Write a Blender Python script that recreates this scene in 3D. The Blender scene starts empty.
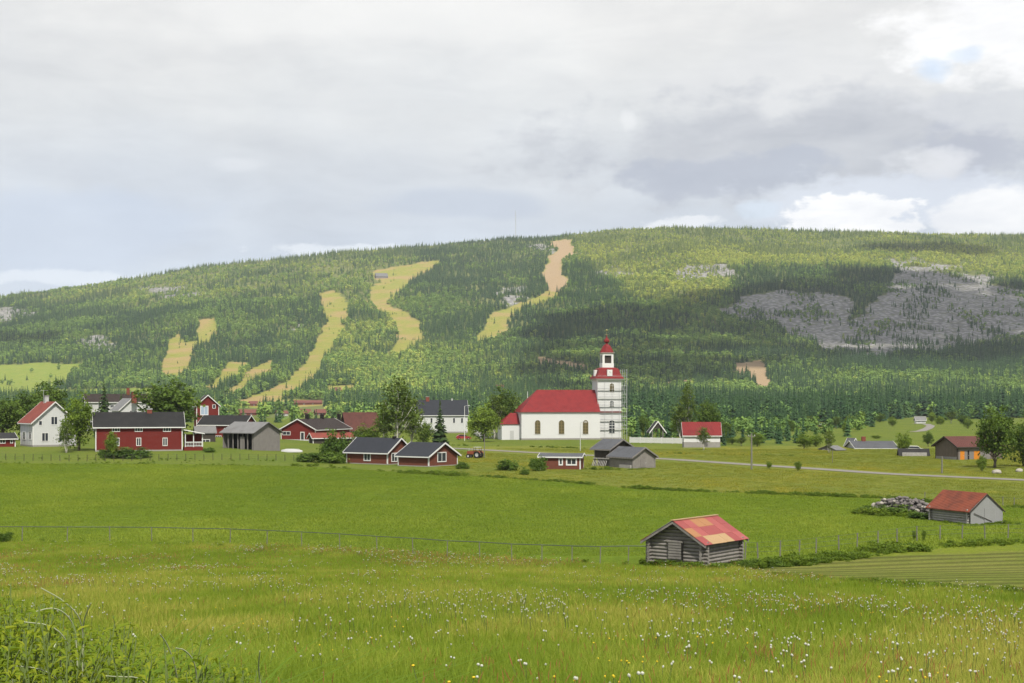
import bpy, bmesh, math, random
import numpy as np
from mathutils import Vector
R = math.radians
random.seed(7)
rng = np.random.default_rng(7)
sc = bpy.context.scene
COL = sc.collection

# ------------------------------------------------------------------ camera
F = 1024 * 50 / 36.0            # focal length in pixels
HY = 400.0                      # pixel row of the horizon
EYE = 20.0
cam_d = bpy.data.cameras.new("camera")
cam = bpy.data.objects.new("camera", cam_d)
COL.objects.link(cam)
cam.location = (0, 0, EYE)
cam.rotation_euler = (R(90), 0, 0)
cam_d.lens = 50
cam_d.sensor_width = 36
cam_d.shift_y = (HY - 341.5) / 1024
cam_d.clip_start = 0.1
cam_d.clip_end = 30000
sc.camera = cam

# ------------------------------------------------------------------ light
SUN_EL, SUN_AZ = R(52), R(166)           # azimuth of the sun from +Y, clockwise
SUN_DIR = Vector((math.sin(SUN_AZ) * math.cos(SUN_EL), math.cos(SUN_AZ) * math.cos(SUN_EL), math.sin(SUN_EL)))
sun_d = bpy.data.lights.new("sun", 'SUN')
sun_d.energy = 4.4
sun_d.angle = R(1.5)
sun_d.color = (1.0, 0.94, 0.81)
sun = bpy.data.objects.new("sun", sun_d)
COL.objects.link(sun)
sun.rotation_euler = (-SUN_DIR).to_track_quat('-Z', 'Y').to_euler()
sun.location = SUN_DIR * 300

sc.view_settings.view_transform = 'Standard'
sc.view_settings.look = 'None'
sc.view_settings.exposure = 0.36
sc.view_settings.gamma = 1.0
sc.render.engine = 'CYCLES'
cy = sc.cycles
cy.use_denoising = True
cy.use_adaptive_sampling = True
cy.adaptive_threshold = 0.02
cy.max_bounces = 3
cy.diffuse_bounces = 1
cy.use_light_tree = False
cy.glossy_bounces = 1
cy.transmission_bounces = 2
cy.transparent_max_bounces = 6
cy.volume_bounces = 0
cy.caustics_reflective = False
cy.caustics_refractive = False


class NT:
    """Small helper to write node trees."""
    def __init__(s, tree):
        s.t = tree
        s.n = tree.nodes
        s.l = tree.links

    def node(s, typ, **kw):
        n = s.n.new(typ)
        for k, v in kw.items():
            setattr(n, k, v)
        return n

    def put(s, sock, v):
        if isinstance(v, bpy.types.NodeSocket):
            s.l.new(v, sock)
        elif v is not None:
            if isinstance(v, (tuple, list)) and len(v) == 3 and sock.type == 'RGBA':
                v = (*v, 1)
            sock.default_value = v

    def math(s, op, a, b=None, c=None, clamp=False):
        n = s.node('ShaderNodeMath', operation=op, use_clamp=clamp)
        s.put(n.inputs[0], a)
        if b is not None:
            s.put(n.inputs[1], b)
        if c is not None:
            s.put(n.inputs[2], c)
        return n.outputs[0]

    def mix(s, f, a, b, mode='MIX'):
        n = s.node('ShaderNodeMix', data_type='RGBA', blend_type=mode)
        n.clamp_factor = True
        s.put(n.inputs[0], f)
        s.put(n.inputs[6], a)
        s.put(n.inputs[7], b)
        return n.outputs[2]

    def noise(s, vec, scale, detail=4, rough=0.55, dist=0.0, color=False):
        n = s.node('ShaderNodeTexNoise')
        if vec is not None:
            s.put(n.inputs['Vector'], vec)
        n.inputs['Scale'].default_value = scale
        n.inputs['Detail'].default_value = detail
        n.inputs['Roughness'].default_value = rough
        n.inputs['Distortion'].default_value = dist
        return n.outputs['Color' if color else 'Fac']

    def ramp(s, f, stops):
        n = s.node('ShaderNodeValToRGB')
        e = n.color_ramp.elements
        while len(e) > len(stops):
            e.remove(e[-1])
        while len(e) < len(stops):
            e.new(0.5)
        for el, (p, c) in zip(e, stops):
            el.position = p
            el.color = (*c, 1) if len(c) == 3 else c
        s.put(n.inputs[0], f)
        return n.outputs[0]

    def remap(s, v, a, b, c=0.0, d=1.0, smooth=True):
        n = s.node('ShaderNodeMapRange')
        if smooth:
            n.interpolation_type = 'SMOOTHSTEP'
        s.put(n.inputs[0], v)
        n.inputs[1].default_value = a
        n.inputs[2].default_value = b
        n.inputs[3].default_value = c
        n.inputs[4].default_value = d
        return n.outputs[0]

    def vmul(s, v, m):
        n = s.node('ShaderNodeVectorMath', operation='MULTIPLY')
        s.put(n.inputs[0], v)
        n.inputs[1].default_value = m
        return n.outputs[0]

    def xyz(s, x, y, z):
        n = s.node('ShaderNodeCombineXYZ')
        s.put(n.inputs[0], x)
        s.put(n.inputs[1], y)
        s.put(n.inputs[2], z)
        return n.outputs[0]


# ------------------------------------------------------------------ sky
def make_world():
    w = bpy.data.worlds.new("World")
    sc.world = w
    w.use_nodes = True
    w.cycles.sampling_method = 'MANUAL'
    w.cycles.sample_map_resolution = 512
    t = NT(w.node_tree)
    t.n.clear()
    out = t.node('ShaderNodeOutputWorld')
    sky = t.node('ShaderNodeTexSky', sky_type='NISHITA')
    sky.sun_disc = False
    sky.sun_elevation = SUN_EL
    sky.sun_rotation = SUN_AZ
    bg1 = t.node('ShaderNodeBackground')
    t.put(bg1.inputs[0], sky.outputs[0])
    bg1.inputs[1].default_value = 0.15
    tc = t.node('ShaderNodeTexCoord')
    sep = t.node('ShaderNodeSeparateXYZ')
    t.put(sep.inputs[0], tc.outputs['Generated'])
    x, y, z = sep.outputs
    hor = t.math('SQRT', t.math('ADD', t.math('MULTIPLY', x, x), t.math('MULTIPLY', y, y)))
    el = t.math('DIVIDE', z, t.math('MAXIMUM', hor, 0.01))     # tangent of elevation
    az = t.math('ARCTAN2', x, y)                                # azimuth from +Y
    p = t.xyz(az, t.math('MULTIPLY', el, 1.9), 0.0)
    warp = t.noise(p, 5.0, 3, 0.55, color=True)
    sepw = t.node('ShaderNodeSeparateXYZ')
    t.put(sepw.inputs[0], warp)
    wx = t.math('SUBTRACT', sepw.outputs[0], 0.5)
    wy = t.math('SUBTRACT', sepw.outputs[1], 0.5)
    warp2 = t.noise(p, 22.0, 5, 0.62, color=True)
    sepw2 = t.node('ShaderNodeSeparateXYZ')
    t.put(sepw2.inputs[0], warp2)
    fx = t.math('SUBTRACT', sepw2.outputs[0], 0.5)
    fy = t.math('SUBTRACT', sepw2.outputs[1], 0.5)

    def blob(px, py, rx, ry, wa=0.5, fa=0.12, edge=(1.0, 0.25)):
        """soft patch of cloud centred on an azimuth and elevation, its rim broken by noise"""
        a0, e0 = math.atan((px - 512) / F), (HY - py) / F
        ra, re = rx / F, ry / F
        dx = t.math('ADD', t.math('DIVIDE', t.math('SUBTRACT', az, a0), ra), t.math('ADD', t.math('MULTIPLY', wx, wa * 4), t.math('MULTIPLY', fx, fa * 4)))
        dy = t.math('ADD', t.math('DIVIDE', t.math('SUBTRACT', el, e0), re), t.math('ADD', t.math('MULTIPLY', wy, wa * 4), t.math('MULTIPLY', fy, fa * 4)))
        d = t.math('ADD', t.math('MULTIPLY', dx, dx), t.math('MULTIPLY', dy, dy))
        return t.remap(d, edge[0], edge[1], 0.0, 1.0)

    # stratus deck: brighter overhead, bluish towards the horizon
    elw = t.math('ADD', el, t.math('MULTIPLY', wy, 0.10))
    deck = t.ramp(elw, [(0.0, (0.66, 0.72, 0.80)), (0.085, (0.59, 0.65, 0.74)), (0.135, (0.60, 0.64, 0.70)), (0.20, (0.685, 0.70, 0.715)), (0.27, (0.775, 0.77, 0.76)), (0.6, (0.80, 0.795, 0.785))])
    big = t.noise(p, 3.2, 4, 0.55, 0.6)
    deck = t.mix(1.0, deck, t.ramp(big, [(0.32, (0.88, 0.89, 0.905)), (0.68, (1.08, 1.08, 1.07))]), 'MULTIPLY')
    fine = t.noise(t.xyz(az, t.math('MULTIPLY', el, 3.2), 0.3), 14.0, 6, 0.6, 0.3)
    deck = t.mix(1.0, deck, t.ramp(fine, [(0.3, (0.93, 0.935, 0.945)), (0.7, (1.06, 1.06, 1.055))]), 'MULTIPLY')
    c = deck
    c = t.mix(t.math('MULTIPLY', blob(420, 10, 230, 60), 0.55), c, (0.84, 0.84, 0.83))
    c = t.mix(t.math('MULTIPLY', blob(60, 245, 150, 45), 0.5), c, (0.52, 0.60, 0.74))
    c = t.mix(t.math('MULTIPLY', blob(470, 205, 120, 22), 0.55), c, (0.47, 0.53, 0.64))
    c = t.mix(t.math('MULTIPLY', blob(800, 95, 190, 55, 0.4), 0.35), c, (0.80, 0.80, 0.81))
    # the dark cloud bank on the right
    bank = blob(800, 150, 260, 62, 0.42, 0.5, (1.25, 0.05))
    c = t.mix(t.math('MULTIPLY', bank, 0.85), c, t.ramp(fine, [(0.3, (0.43, 0.455, 0.51)), (0.7, (0.57, 0.59, 0.63))]))
    c = t.mix(t.math('MULTIPLY', blob(700, 175, 120, 28, 0.4, 0.6), 0.7), c, (0.42, 0.46, 0.55))
    c = t.mix(t.math('MULTIPLY', blob(985, 165, 90, 40, 0.4, 0.6), 0.75), c, (0.45, 0.48, 0.56))
    c = t.mix(t.math('MULTIPLY', blob(1000, 120, 110, 26, 0.4, 0.6), 0.5), c, (0.66, 0.68, 0.72))
    # light gaps and cumulus
    c = t.mix(t.math('MULTIPLY', blob(900, 208, 200, 34, 0.3, 0.5), 0.7), c, (0.70, 0.75, 0.84))
    cum = blob(846, 231, 64, 31, 0.22, 0.45, (1.12, 0.78))
    c = t.mix(cum, c, t.ramp(fine, [(0.30, (0.80, 0.82, 0.86)), (0.62, (1.0, 1.0, 1.0))]))
    c = t.mix(t.math('MULTIPLY', blob(1000, 226, 76, 28, 0.25, 0.45, (1.15, 0.5)), 0.9), c, t.ramp(fine, [(0.30, (0.78, 0.80, 0.84)), (0.62, (0.96, 0.96, 0.96))]))
    c = t.mix(t.math('MULTIPLY', blob(935, 172, 46, 16, 0.5, 0.7, (1.3, -0.1)), 0.65), c, (0.86, 0.87, 0.89))
    c = t.mix(t.math('MULTIPLY', blob(1000, 36, 100, 60, 0.3, 0.5, (1.35, 0.05)), 0.95), c, t.ramp(fine, [(0.28, (0.86, 0.865, 0.88)), (0.62, (0.99, 0.99, 0.99))]))
    c = t.mix(t.math('MULTIPLY', blob(680, 226, 40, 10, 0.3, 0.8), 0.7), c, (0.86, 0.88, 0.91))
    c = t.mix(t.math('MULTIPLY', blob(330, 252, 90, 8, 0.3, 0.8), 0.6), c, (0.84, 0.88, 0.93))
    c = t.mix(t.math('MULTIPLY', blob(60, 282, 130, 9, 0.3, 0.8), 0.6), c, (0.80, 0.85, 0.91))
    c = t.mix(t.math('MULTIPLY', blob(235, 168, 30, 8, 0.3, 0.5, (1.4, 0.0)), 0.3), c, (0.80, 0.82, 0.86))
    c = t.mix(t.math('MULTIPLY', blob(627, 120, 9, 12, 0.2, 0.5, (1.4, 0.0)), 0.4), c, (0.90, 0.91, 0.92))
    bg2 = t.node('ShaderNodeBackground')
    t.put(bg2.inputs[0], c)
    bg2.inputs[1].default_value = 0.90
    # holes where the blue shows
    hole = t.math('MAXIMUM', blob(938, 79, 24, 13, 0.35, 0.6, (1.2, -0.3)), t.math('MULTIPLY', blob(972, 71, 20, 12, 0.35, 0.6, (1.2, -0.3)), 0.8))
    hole = t.math('MAXIMUM', hole, t.math('MULTIPLY', blob(757, 212, 30, 13, 0.2, 0.25, (1.0, 0.2)), 0.30))
    mx = t.node('ShaderNodeMixShader')
    t.put(mx.inputs[0], t.math('SUBTRACT', 1.0, t.math('MULTIPLY', hole, 0.5)))
    t.l.new(bg1.outputs[0], mx.inputs[1])
    t.l.new(bg2.outputs[0], mx.inputs[2])
    t.l.new(mx.outputs[0], out.inputs[0])


make_world()


# ------------------------------------------------------------------ numeric helpers
def smooth(a, b, x):
    t = np.clip((np.asarray(x, float) - a) / (b - a), 0, 1)
    return t * t * (3 - 2 * t)


_perm = np.random.default_rng(11).random((256, 256))


def vnoise(x, y):
    x = np.asarray(x, float)
    y = np.asarray(y, float)
    xi, yi = np.floor(x).astype(int), np.floor(y).astype(int)
    fx, fy = x - xi, y - yi
    fx, fy = fx * fx * (3 - 2 * fx), fy * fy * (3 - 2 * fy)
    g = lambda i, j: _perm[i & 255, j & 255]
    return (g(xi, yi) * (1 - fx) + g(xi + 1, yi) * fx) * (1 - fy) + (g(xi, yi + 1) * (1 - fx) + g(xi + 1, yi + 1) * fx) * fy


def fbm(x, y, o=4):
    s, a, n = 0, 0.5, 0
    for k in range(o):
        s = s + a * vnoise(x * 2 ** k + 17 * k, y * 2 ** k + 31 * k)
        n += a
        a *= 0.5
    return s / n


def inpoly(px, py, poly):
    px = np.asarray(px, float)
    py = np.asarray(py, float)
    r = np.zeros(px.shape, bool)
    n = len(poly)
    for i in range(n):
        x1, y1 = poly[i]
        x2, y2 = poly[(i + 1) % n]
        if y1 == y2:
            continue
        c = ((y1 > py) != (y2 > py)) & (px < (x2 - x1) * (py - y1) / (y2 - y1) + x1)
        r ^= c
    return r


# ------------------------------------------------------------------ terrain
PY_ = np.array([-200, -60, -20, 0, 5, 10, 16, 26, 44, 66, 85, 105, 130, 160, 900.])
PZ_ = np.array([19.6, 19.2, 18.95, 18.7, 18.28, 17.58, 16.80, 15.61, 13.81, 11.8, 9.96, 8.95, 8.72, 8.7, 8.7])
_fy = np.arange(-200, 901, 0.5)
_fz = np.interp(_fy, PY_, PZ_)
_k = np.exp(-0.5 * (np.arange(-12, 13) / 5.0) ** 2)
_k /= _k.sum()
_fzs = np.convolve(np.pad(_fz, 12, mode='edge'), _k, 'valid')
MD0, MD1 = 900.0, 4100.0
CX = [-900, -400, -200, 0, 50, 100, 150, 200, 250, 300, 350, 400, 450, 500, 550, 580, 620, 660, 720, 800, 860, 940, 1024, 1250, 1700, 2400]
CYP = [352, 345, 322, 297, 291, 284, 276, 266, 261, 257, 251, 248, 244, 239, 238, 234, 231, 229, 229, 231, 233, 235, 236, 243, 262, 300]
GT = [0, .15, .3, .45, .6, .75, .9, 1.0]
GV = [0, .042, .174, .384, .621, .805, .937, 1.0]
_gt = np.linspace(0, 1, 401)
_gv = np.convolve(np.pad(np.interp(_gt, GT, GV), 20, mode='reflect', reflect_type='odd'), np.ones(41) / 41, 'valid')


def H(X, Y):
    X = np.asarray(X, float)
    Y = np.asarray(Y, float)
    X, Y = np.broadcast_arrays(X, Y)
    z = np.interp(Y, _fy, _fzs)
    u = X / np.maximum(Y, 1.0)
    z = z + 1.7 * smooth(-0.10, -0.22, u) * smooth(215, 290, Y) * (1 - smooth(500, 800, Y))
    z = z + 0.5 * (fbm(X / 60 + 5, Y / 60 + 9, 2) - 0.5) * smooth(10, 40, Y) * (1 - smooth(300, 500, Y))
    z = z + 0.10 * (fbm(X / 5 + 3, Y / 5 + 1, 2) - 0.5) * (1 - smooth(60, 120, Y))
    px = 512 + F * u
    t = (Y - MD0) / (MD1 - MD0)
    g = np.interp(t, _gt, _gv)
    yb = 400 + F * (EYE - 8.7) / MD0
    yc = np.interp(px, CX, CYP)
    rel = (fbm(X / 420 + 40, Y / 420 + 7, 4) - 0.5) * smooth(0.08, 0.35, t) * (1 - 0.75 * smooth(0.75, 1.0, t))
    yy = yb + (yc - yb) * g + np.maximum(t - 1, 0) * 110 - 16 * rel
    zm = EYE + (HY - yy) / F * np.maximum(Y, MD0)
    return np.where(Y > MD0, zm, z)


_steps = np.concatenate([np.geomspace(2, 880, 1600), np.linspace(880.5, 4300, 1800)])


def hit(px, py, dmin=2):
    """first point of the ground seen through a pixel"""
    st = _steps[_steps >= dmin]
    X = (px - 512) / F * st
    zr = EYE - (py - HY) / F * st
    below = np.nonzero(zr <= H(X, st))[0]
    D = st[below[0]] if len(below) else 900.0
    X = (px - 512) / F * D
    return np.array([X, D, float(H(X, D))])


def on(px, D):
    X = (px - 512) / F * D
    return np.array([X, D, float(H(X, D))])


def zat(py, D):
    return EYE - (py - HY) / F * D


def proj(X, Y, Z):
    Y = np.maximum(np.asarray(Y, float), 0.5)
    return 512 + F * X / Y, HY + F * (EYE - Z) / Y


# ------------------------------------------------------------------ mesh helpers
def tag(o, label=None, cat=None, group=None, kind=None):
    if label:
        o['label'] = label
    if cat:
        o['category'] = cat
    if group:
        o['group'] = group
    if kind:
        o['kind'] = kind
    return o


def empty(name, loc, label=None, cat=None, group=None):
    o = bpy.data.objects.new(name, None)
    COL.objects.link(o)
    o.location = loc
    o.empty_display_size = 0.5
    return tag(o, label, cat, group)


class Fr:
    """local frame: a along ex, b along ey, z up"""
    def __init__(s, ex=(1, 0), ey=(0, 1), o=(0, 0, 0)):
        s.ex, s.ey, s.o = ex, ey, o

    def __call__(s, a, b, z):
        return (s.o[0] + a * s.ex[0] + b * s.ey[0], s.o[1] + a * s.ex[1] + b * s.ey[1], s.o[2] + z)


W0 = Fr()


class MB:
    def __init__(s):
        s.v, s.f, s.m = [], [], []

    def add(s, vs, fs, m=0):
        k = len(s.v)
        s.v += [tuple(map(float, q)) for q in vs]
        s.f += [tuple(k + i for i in f) for f in fs]
        s.m += [m] * len(fs)
        return s

    def box(s, fr, a0, a1, b0, b1, z0, z1, m=0):
        vs = [fr(a, b, z) for z in (z0, z1) for b in (b0, b1) for a in (a0, a1)]
        return s.add(vs, [(0, 1, 3, 2), (4, 5, 7, 6), (0, 1, 5, 4), (2, 3, 7, 6), (0, 2, 6, 4), (1, 3, 7, 5)], m)

    def prism(s, fr, poly, b0, b1, axis='b', m=0):
        """poly of (a,z) extruded along b, or of (b,z) along a"""
        n = len(poly)
        if axis == 'b':
            vs = [fr(p, b0, q) for p, q in poly] + [fr(p, b1, q) for p, q in poly]
        else:
            vs = [fr(b0, p, q) for p, q in poly] + [fr(b1, p, q) for p, q in poly]
        fs = [tuple(range(n)), tuple(range(n, 2 * n))] + [(i, (i + 1) % n, n + (i + 1) % n, n + i) for i in range(n)]
        return s.add(vs, fs, m)

    def tube(s, pts, rad, n=6, m=0, cap=True):
        pts = [Vector(p) for p in pts]
        if not hasattr(rad, '__len__'):
            rad = [rad] * len(pts)
        vs, fs = [], []
        for i, p in enumerate(pts):
            d = (pts[min(i + 1, len(pts) - 1)] - pts[max(i - 1, 0)]).normalized()
            ref = Vector((0, 0, 1)) if abs(d.z) < 0.9 else Vector((1, 0, 0))
            e1 = d.cross(ref).normalized()
            e2 = d.cross(e1)
            for k in range(n):
                a = 2 * math.pi * k / n
                vs.append(p + (e1 * math.cos(a) + e2 * math.sin(a)) * rad[i])
        for i in range(len(pts) - 1):
            for k in range(n):
                fs.append((i * n + k, i * n + (k + 1) % n, (i + 1) * n + (k + 1) % n, (i + 1) * n + k))
        if cap:
            fs.append(tuple(range(n)))
            fs.append(tuple((len(pts) - 1) * n + k for k in range(n)))
        return s.add(vs, fs, m)

    def lathe(s, fr, ca, cb, prof, n=4, rot=None, m=0):
        """profile of (half width, z) round a centre; n=4 gives a square plan"""
        if rot is None:
            rot = math.pi / n
        k = 1 / math.cos(math.pi / n)
        vs, fs = [], []
        for r, z in prof:
            for i in range(n):
                a = rot + 2 * math.pi * i / n
                vs.append(fr(ca + r * k * math.cos(a), cb + r * k * math.sin(a), z))
        for j in range(len(prof) - 1):
            for i in range(n):
                fs.append((j * n + i, j * n + (i + 1) % n, (j + 1) * n + (i + 1) % n, (j + 1) * n + i))
        fs.append(tuple(range(n)))
        fs.append(tuple((len(prof) - 1) * n + i for i in range(n)))
        return s.add(vs, fs, m)

    def build(s, name, mats, parent=None, smoothed=False, normals=True):
        me = bpy.data.meshes.new(name)
        me.from_pydata(s.v, [], s.f)
        if not isinstance(mats, (list, tuple)):
            mats = [mats]
        for q in mats:
            me.materials.append(q)
        me.polygons.foreach_set('material_index', s.m)
        if normals:
            bm = bmesh.new()
            bm.from_mesh(me)
            bmesh.ops.recalc_face_normals(bm, faces=bm.faces[:])
            bm.to_mesh(me)
            bm.free()
        if smoothed:
            me.polygons.foreach_set('use_smooth', [True] * len(me.polygons))
        me.update()
        o = bpy.data.objects.new(name, me)
        COL.objects.link(o)
        if parent:
            o.parent = parent
        return o


def np_mesh(name, V, Fc, mats, attrs=None, fattrs=None, smoothed=False, link=True):
    """large mesh from arrays; Fc is an (n,k) array or a list of such"""
    Fs = Fc if isinstance(Fc, list) else [Fc]
    Fs = [f for f in Fs if len(f)]
    me = bpy.data.meshes.new(name)
    V = np.asarray(V, np.float32)
    me.vertices.add(len(V))
    me.vertices.foreach_set('co', V.ravel())
    tot = sum(f.size for f in Fs)
    me.loops.add(tot)
    me.loops.foreach_set('vertex_index', np.concatenate([f.ravel() for f in Fs]).astype(np.int32))
    nf = sum(len(f) for f in Fs)
    me.polygons.add(nf)
    sizes = np.concatenate([np.full(len(f), f.shape[1]) for f in Fs])
    starts = np.concatenate([[0], np.cumsum(sizes)[:-1]]).astype(np.int32)
    me.polygons.foreach_set('loop_start', starts)
    if smoothed:
        me.polygons.foreach_set('use_smooth', np.ones(nf, bool))
    for q in (mats if isinstance(mats, (list, tuple)) else [mats]):
        me.materials.append(q)
    for k, v in (attrs or {}).items():
        v = np.asarray(v, np.float32)
        if v.ndim == 1:
            a = me.attributes.new(k, 'FLOAT', 'POINT')
            a.data.foreach_set('value', v)
        else:
            a = me.attributes.new(k, 'FLOAT_COLOR', 'POINT')
            a.data.foreach_set('color', np.c_[v, np.ones(len(v))].astype(np.float32).ravel())
    for k, v in (fattrs or {}).items():
        a = me.attributes.new(k, 'FLOAT', 'FACE')
        a.data.foreach_set('value', np.asarray(v, np.float32))
    me.update(calc_edges=True)
    me.validate()
    o = bpy.data.objects.new(name, me)
    if link:
        COL.objects.link(o)
    return o


# ------------------------------------------------------------------ materials
def new_mat(name):
    m = bpy.data.materials.new(name)
    m.use_nodes = True
    t = NT(m.node_tree)
    b = t.n['Principled BSDF']
    b.inputs['Specular IOR Level'].default_value = 0.25
    return m, t, b


def bumpy(t, b, h, strength, dist):
    n = t.node('ShaderNodeBump')
    n.inputs['Strength'].default_value = strength
    n.inputs['Distance'].default_value = dist
    t.put(n.inputs['Height'], h)
    t.l.new(n.outputs[0], b.inputs['Normal'])


def paint(name, c, rough=0.7, var=0.18, scale=0.8, boards=None, bump=0.0, dirt=0.0):
    """painted or plain surface with uneven tone; boards = spacing of vertical boards along the wall"""
    m, t, b = new_mat(name)
    tc = t.node('ShaderNodeTexCoord')
    v = tc.outputs['Object']
    n = t.noise(v, scale, 6, 0.6)
    n2 = t.noise(t.vmul(v, (6, 6, 0.7)), 1.0, 4, 0.6)
    col = t.mix(n, tuple(x * (1 - var) for x in c), tuple(min(1, x * (1 + var)) for x in c))
    col = t.mix(t.math('MULTIPLY', n2, 0.5), col, tuple(x * (1 - 1.6 * var) for x in c))
    if boards:
        w = t.node('ShaderNodeTexWave', wave_type='BANDS', bands_direction='DIAGONAL')
        t.put(w.inputs['Vector'], t.vmul(v, (1, 1, 0)))
        w.inputs['Scale'].default_value = 1.0 / boards
        w.inputs['Distortion'].default_value = 0.3
        g = t.remap(w.outputs[1], 0.0, 0.25, 0.72, 1.0)
        col = t.mix(1.0, col, t.xyz(g, g, g), 'MULTIPLY')
        bumpy(t, b, w.outputs[1], 0.4, 0.03)
    elif bump:
        bumpy(t, b, t.noise(v, scale * 12, 4, 0.6), bump, 0.02)
    if dirt:
        d = t.remap(t.noise(v, 1.7, 6, 0.65, 0.8), 0.52, 0.72)
        col = t.mix(t.math('MULTIPLY', d, dirt), col, (0.09, 0.08, 0.06))
    t.put(b.inputs['Base Color'], col)
    b.inputs['Roughness'].default_value = rough
    return m


def roofing(name, c, c2, rough=0.55, ribs=0.5, var=0.2):
    """sheet or tile roof: fine ribs running down the slope, weather stains"""
    m, t, b = new_mat(name)
    tc = t.node('ShaderNodeTexCoord')
    v = tc.outputs['Object']
    n = t.remap(t.noise(v, 0.7, 7, 0.62, 0.5), 0.40, 0.70)
    col = t.mix(n, c, c2)
    n3 = t.noise(t.vmul(v, (1, 1, 3)), 5.0, 5, 0.65)
    col = t.mix(t.math('MULTIPLY', n3, var * 2), col, tuple(x * 0.55 for x in c))
    w = t.node('ShaderNodeTexWave', wave_type='BANDS', bands_direction='DIAGONAL')
    t.put(w.inputs['Vector'], t.vmul(v, (1, 1, 0)))
    w.inputs['Scale'].default_value = 1.0 / ribs
    g = t.remap(w.outputs[1], 0.0, 0.5, 0.84, 1.0)
    col = t.mix(1.0, col, t.xyz(g, g, g), 'MULTIPLY')
    bumpy(t, b, w.outputs[1], 0.5, 0.04)
    t.put(b.inputs['Base Color'], col)
    b.inputs['Roughness'].default_value = rough
    return m


def leafmat(name, c0, c1, attr='v', trans=0.35, inst=False, third=None):
    m, t, b = new_mat(name)
    a = t.node('ShaderNodeAttribute', attribute_name=attr)
    if inst:
        a.attribute_type = 'INSTANCER'
    oi = t.node('ShaderNodeObjectInfo')
    f = t.math('ADD', t.math('MULTIPLY', a.outputs['Fac'], 0.75), t.math('MULTIPLY', oi.outputs['Random'], 0.25), clamp=True)
    if third:
        col = t.ramp(f, [(0.0, c0), (0.55, c1), (1.0, third)])
    else:
        col = t.mix(f, c0, c1)
    t.put(b.inputs['Base Color'], col)
    b.inputs['Roughness'].default_value = 0.75
    b.inputs['Specular IOR Level'].default_value = 0.15
    if trans:
        tr = t.node('ShaderNodeBsdfTranslucent')
        t.put(tr.inputs[0], t.mix(0.5, col, (c1[0] * 1.4, c1[1] * 1.3, c1[2] * 0.7)))
        mx = t.node('ShaderNodeMixShader')
        mx.inputs[0].default_value = trans
        t.l.new(b.outputs[0], mx.inputs[1])
        t.l.new(tr.outputs[0], mx.inputs[2])
        t.l.new(mx.outputs[0], t.n['Material Output'].inputs[0])
    return m


M = {}
M['white'] = paint('white_paint', (0.58, 0.58, 0.585), 0.6, 0.07)
M['white_board'] = paint('white_boarding', (0.50, 0.51, 0.525), 0.65, 0.08, boards=0.35)
M['plaster'] = paint('white_plaster', (0.53, 0.535, 0.55), 0.8, 0.06, 0.3, bump=0.1)
M['greywhite'] = paint('grey_white_wall', (0.40, 0.405, 0.415), 0.7, 0.1)
M['red'] = paint('red_paint', (0.138, 0.016, 0.013), 0.75, 0.18, boards=0.3)
M['brickred'] = paint('brick_red', (0.130, 0.042, 0.027), 0.8, 0.2, 2.0, bump=0.2)
M['brick'] = paint('chimney_brick', (0.17, 0.05, 0.035), 0.85, 0.2, 4.0, bump=0.3)
M['grey_wood'] = paint('weathered_wood', (0.21, 0.195, 0.19), 0.85, 0.3, 1.5, boards=0.28)
M['log'] = paint('weathered_log', (0.22, 0.205, 0.195), 0.85, 0.42, 2.5, bump=0.3, dirt=0.5)
M['log_pale'] = paint('pale_weathered_log', (0.32, 0.31, 0.30), 0.85, 0.3, 2.0, bump=0.3, dirt=0.6)
M['board_pale'] = paint('pale_grey_boards', (0.25, 0.255, 0.265), 0.8, 0.16, 1.2, boards=0.25)
M['barn_wood'] = paint('brown_grey_boards', (0.15, 0.12, 0.10), 0.85, 0.3, 1.2, boards=0.4)
M['dark_wood'] = paint('dark_wood', (0.05, 0.042, 0.036), 0.85, 0.3)
M['dark'] = paint('dark_interior', (0.012, 0.011, 0.010), 0.9, 0.2)  # near-black: black parts, and darkness painted into gaps and insides
M['orange'] = paint('orange_door', (0.55, 0.20, 0.02), 0.6, 0.1, boards=0.25)
M['stone'] = paint('foundation_stone', (0.26, 0.25, 0.24), 0.9, 0.25, 2.0, bump=0.3)
M['rock'] = paint('field_stone', (0.16, 0.145, 0.145), 0.9, 0.45, 1.1, bump=0.4)
M['rock_pale'] = paint('pale_field_stone', (0.32, 0.30, 0.27), 0.9, 0.3, 1.5, bump=0.4)
M['roof_red'] = roofing('red_sheet_roof', (0.195, 0.018, 0.020), (0.140, 0.013, 0.016), 0.75, 0.9, 0.22)
M['roof_pink'] = roofing('salmon_tile_roof', (0.21, 0.052, 0.040), (0.15, 0.040, 0.032), 0.85, 0.4, 0.25)
M['roof_rust'] = roofing('rusty_red_roof', (0.23, 0.060, 0.034), (0.10, 0.034, 0.024), 0.85, 0.5, 0.45)
M['roof_black'] = roofing('black_roof', (0.012, 0.012, 0.013), (0.020, 0.019, 0.019), 0.6, 0.5, 0.2)
M['roof_grey'] = roofing('grey_sheet_roof', (0.17, 0.17, 0.175), (0.13, 0.127, 0.13), 0.5, 0.7, 0.2)
M['roof_slate'] = roofing('slate_blue_roof', (0.019, 0.022, 0.031), (0.015, 0.017, 0.024), 0.55, 0.5, 0.2)
M['roof_old'] = roofing('old_shingle_roof', (0.095, 0.10, 0.115), (0.065, 0.066, 0.075), 0.7, 0.4, 0.35)
M['roof_brown'] = roofing('brown_tile_roof', (0.105, 0.036, 0.030), (0.07, 0.026, 0.022), 0.7, 0.4, 0.25)
M['roof_dkbrown'] = roofing('dark_brown_roof', (0.032, 0.022, 0.020), (0.024, 0.018, 0.017), 0.7, 0.4, 0.25)
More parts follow.
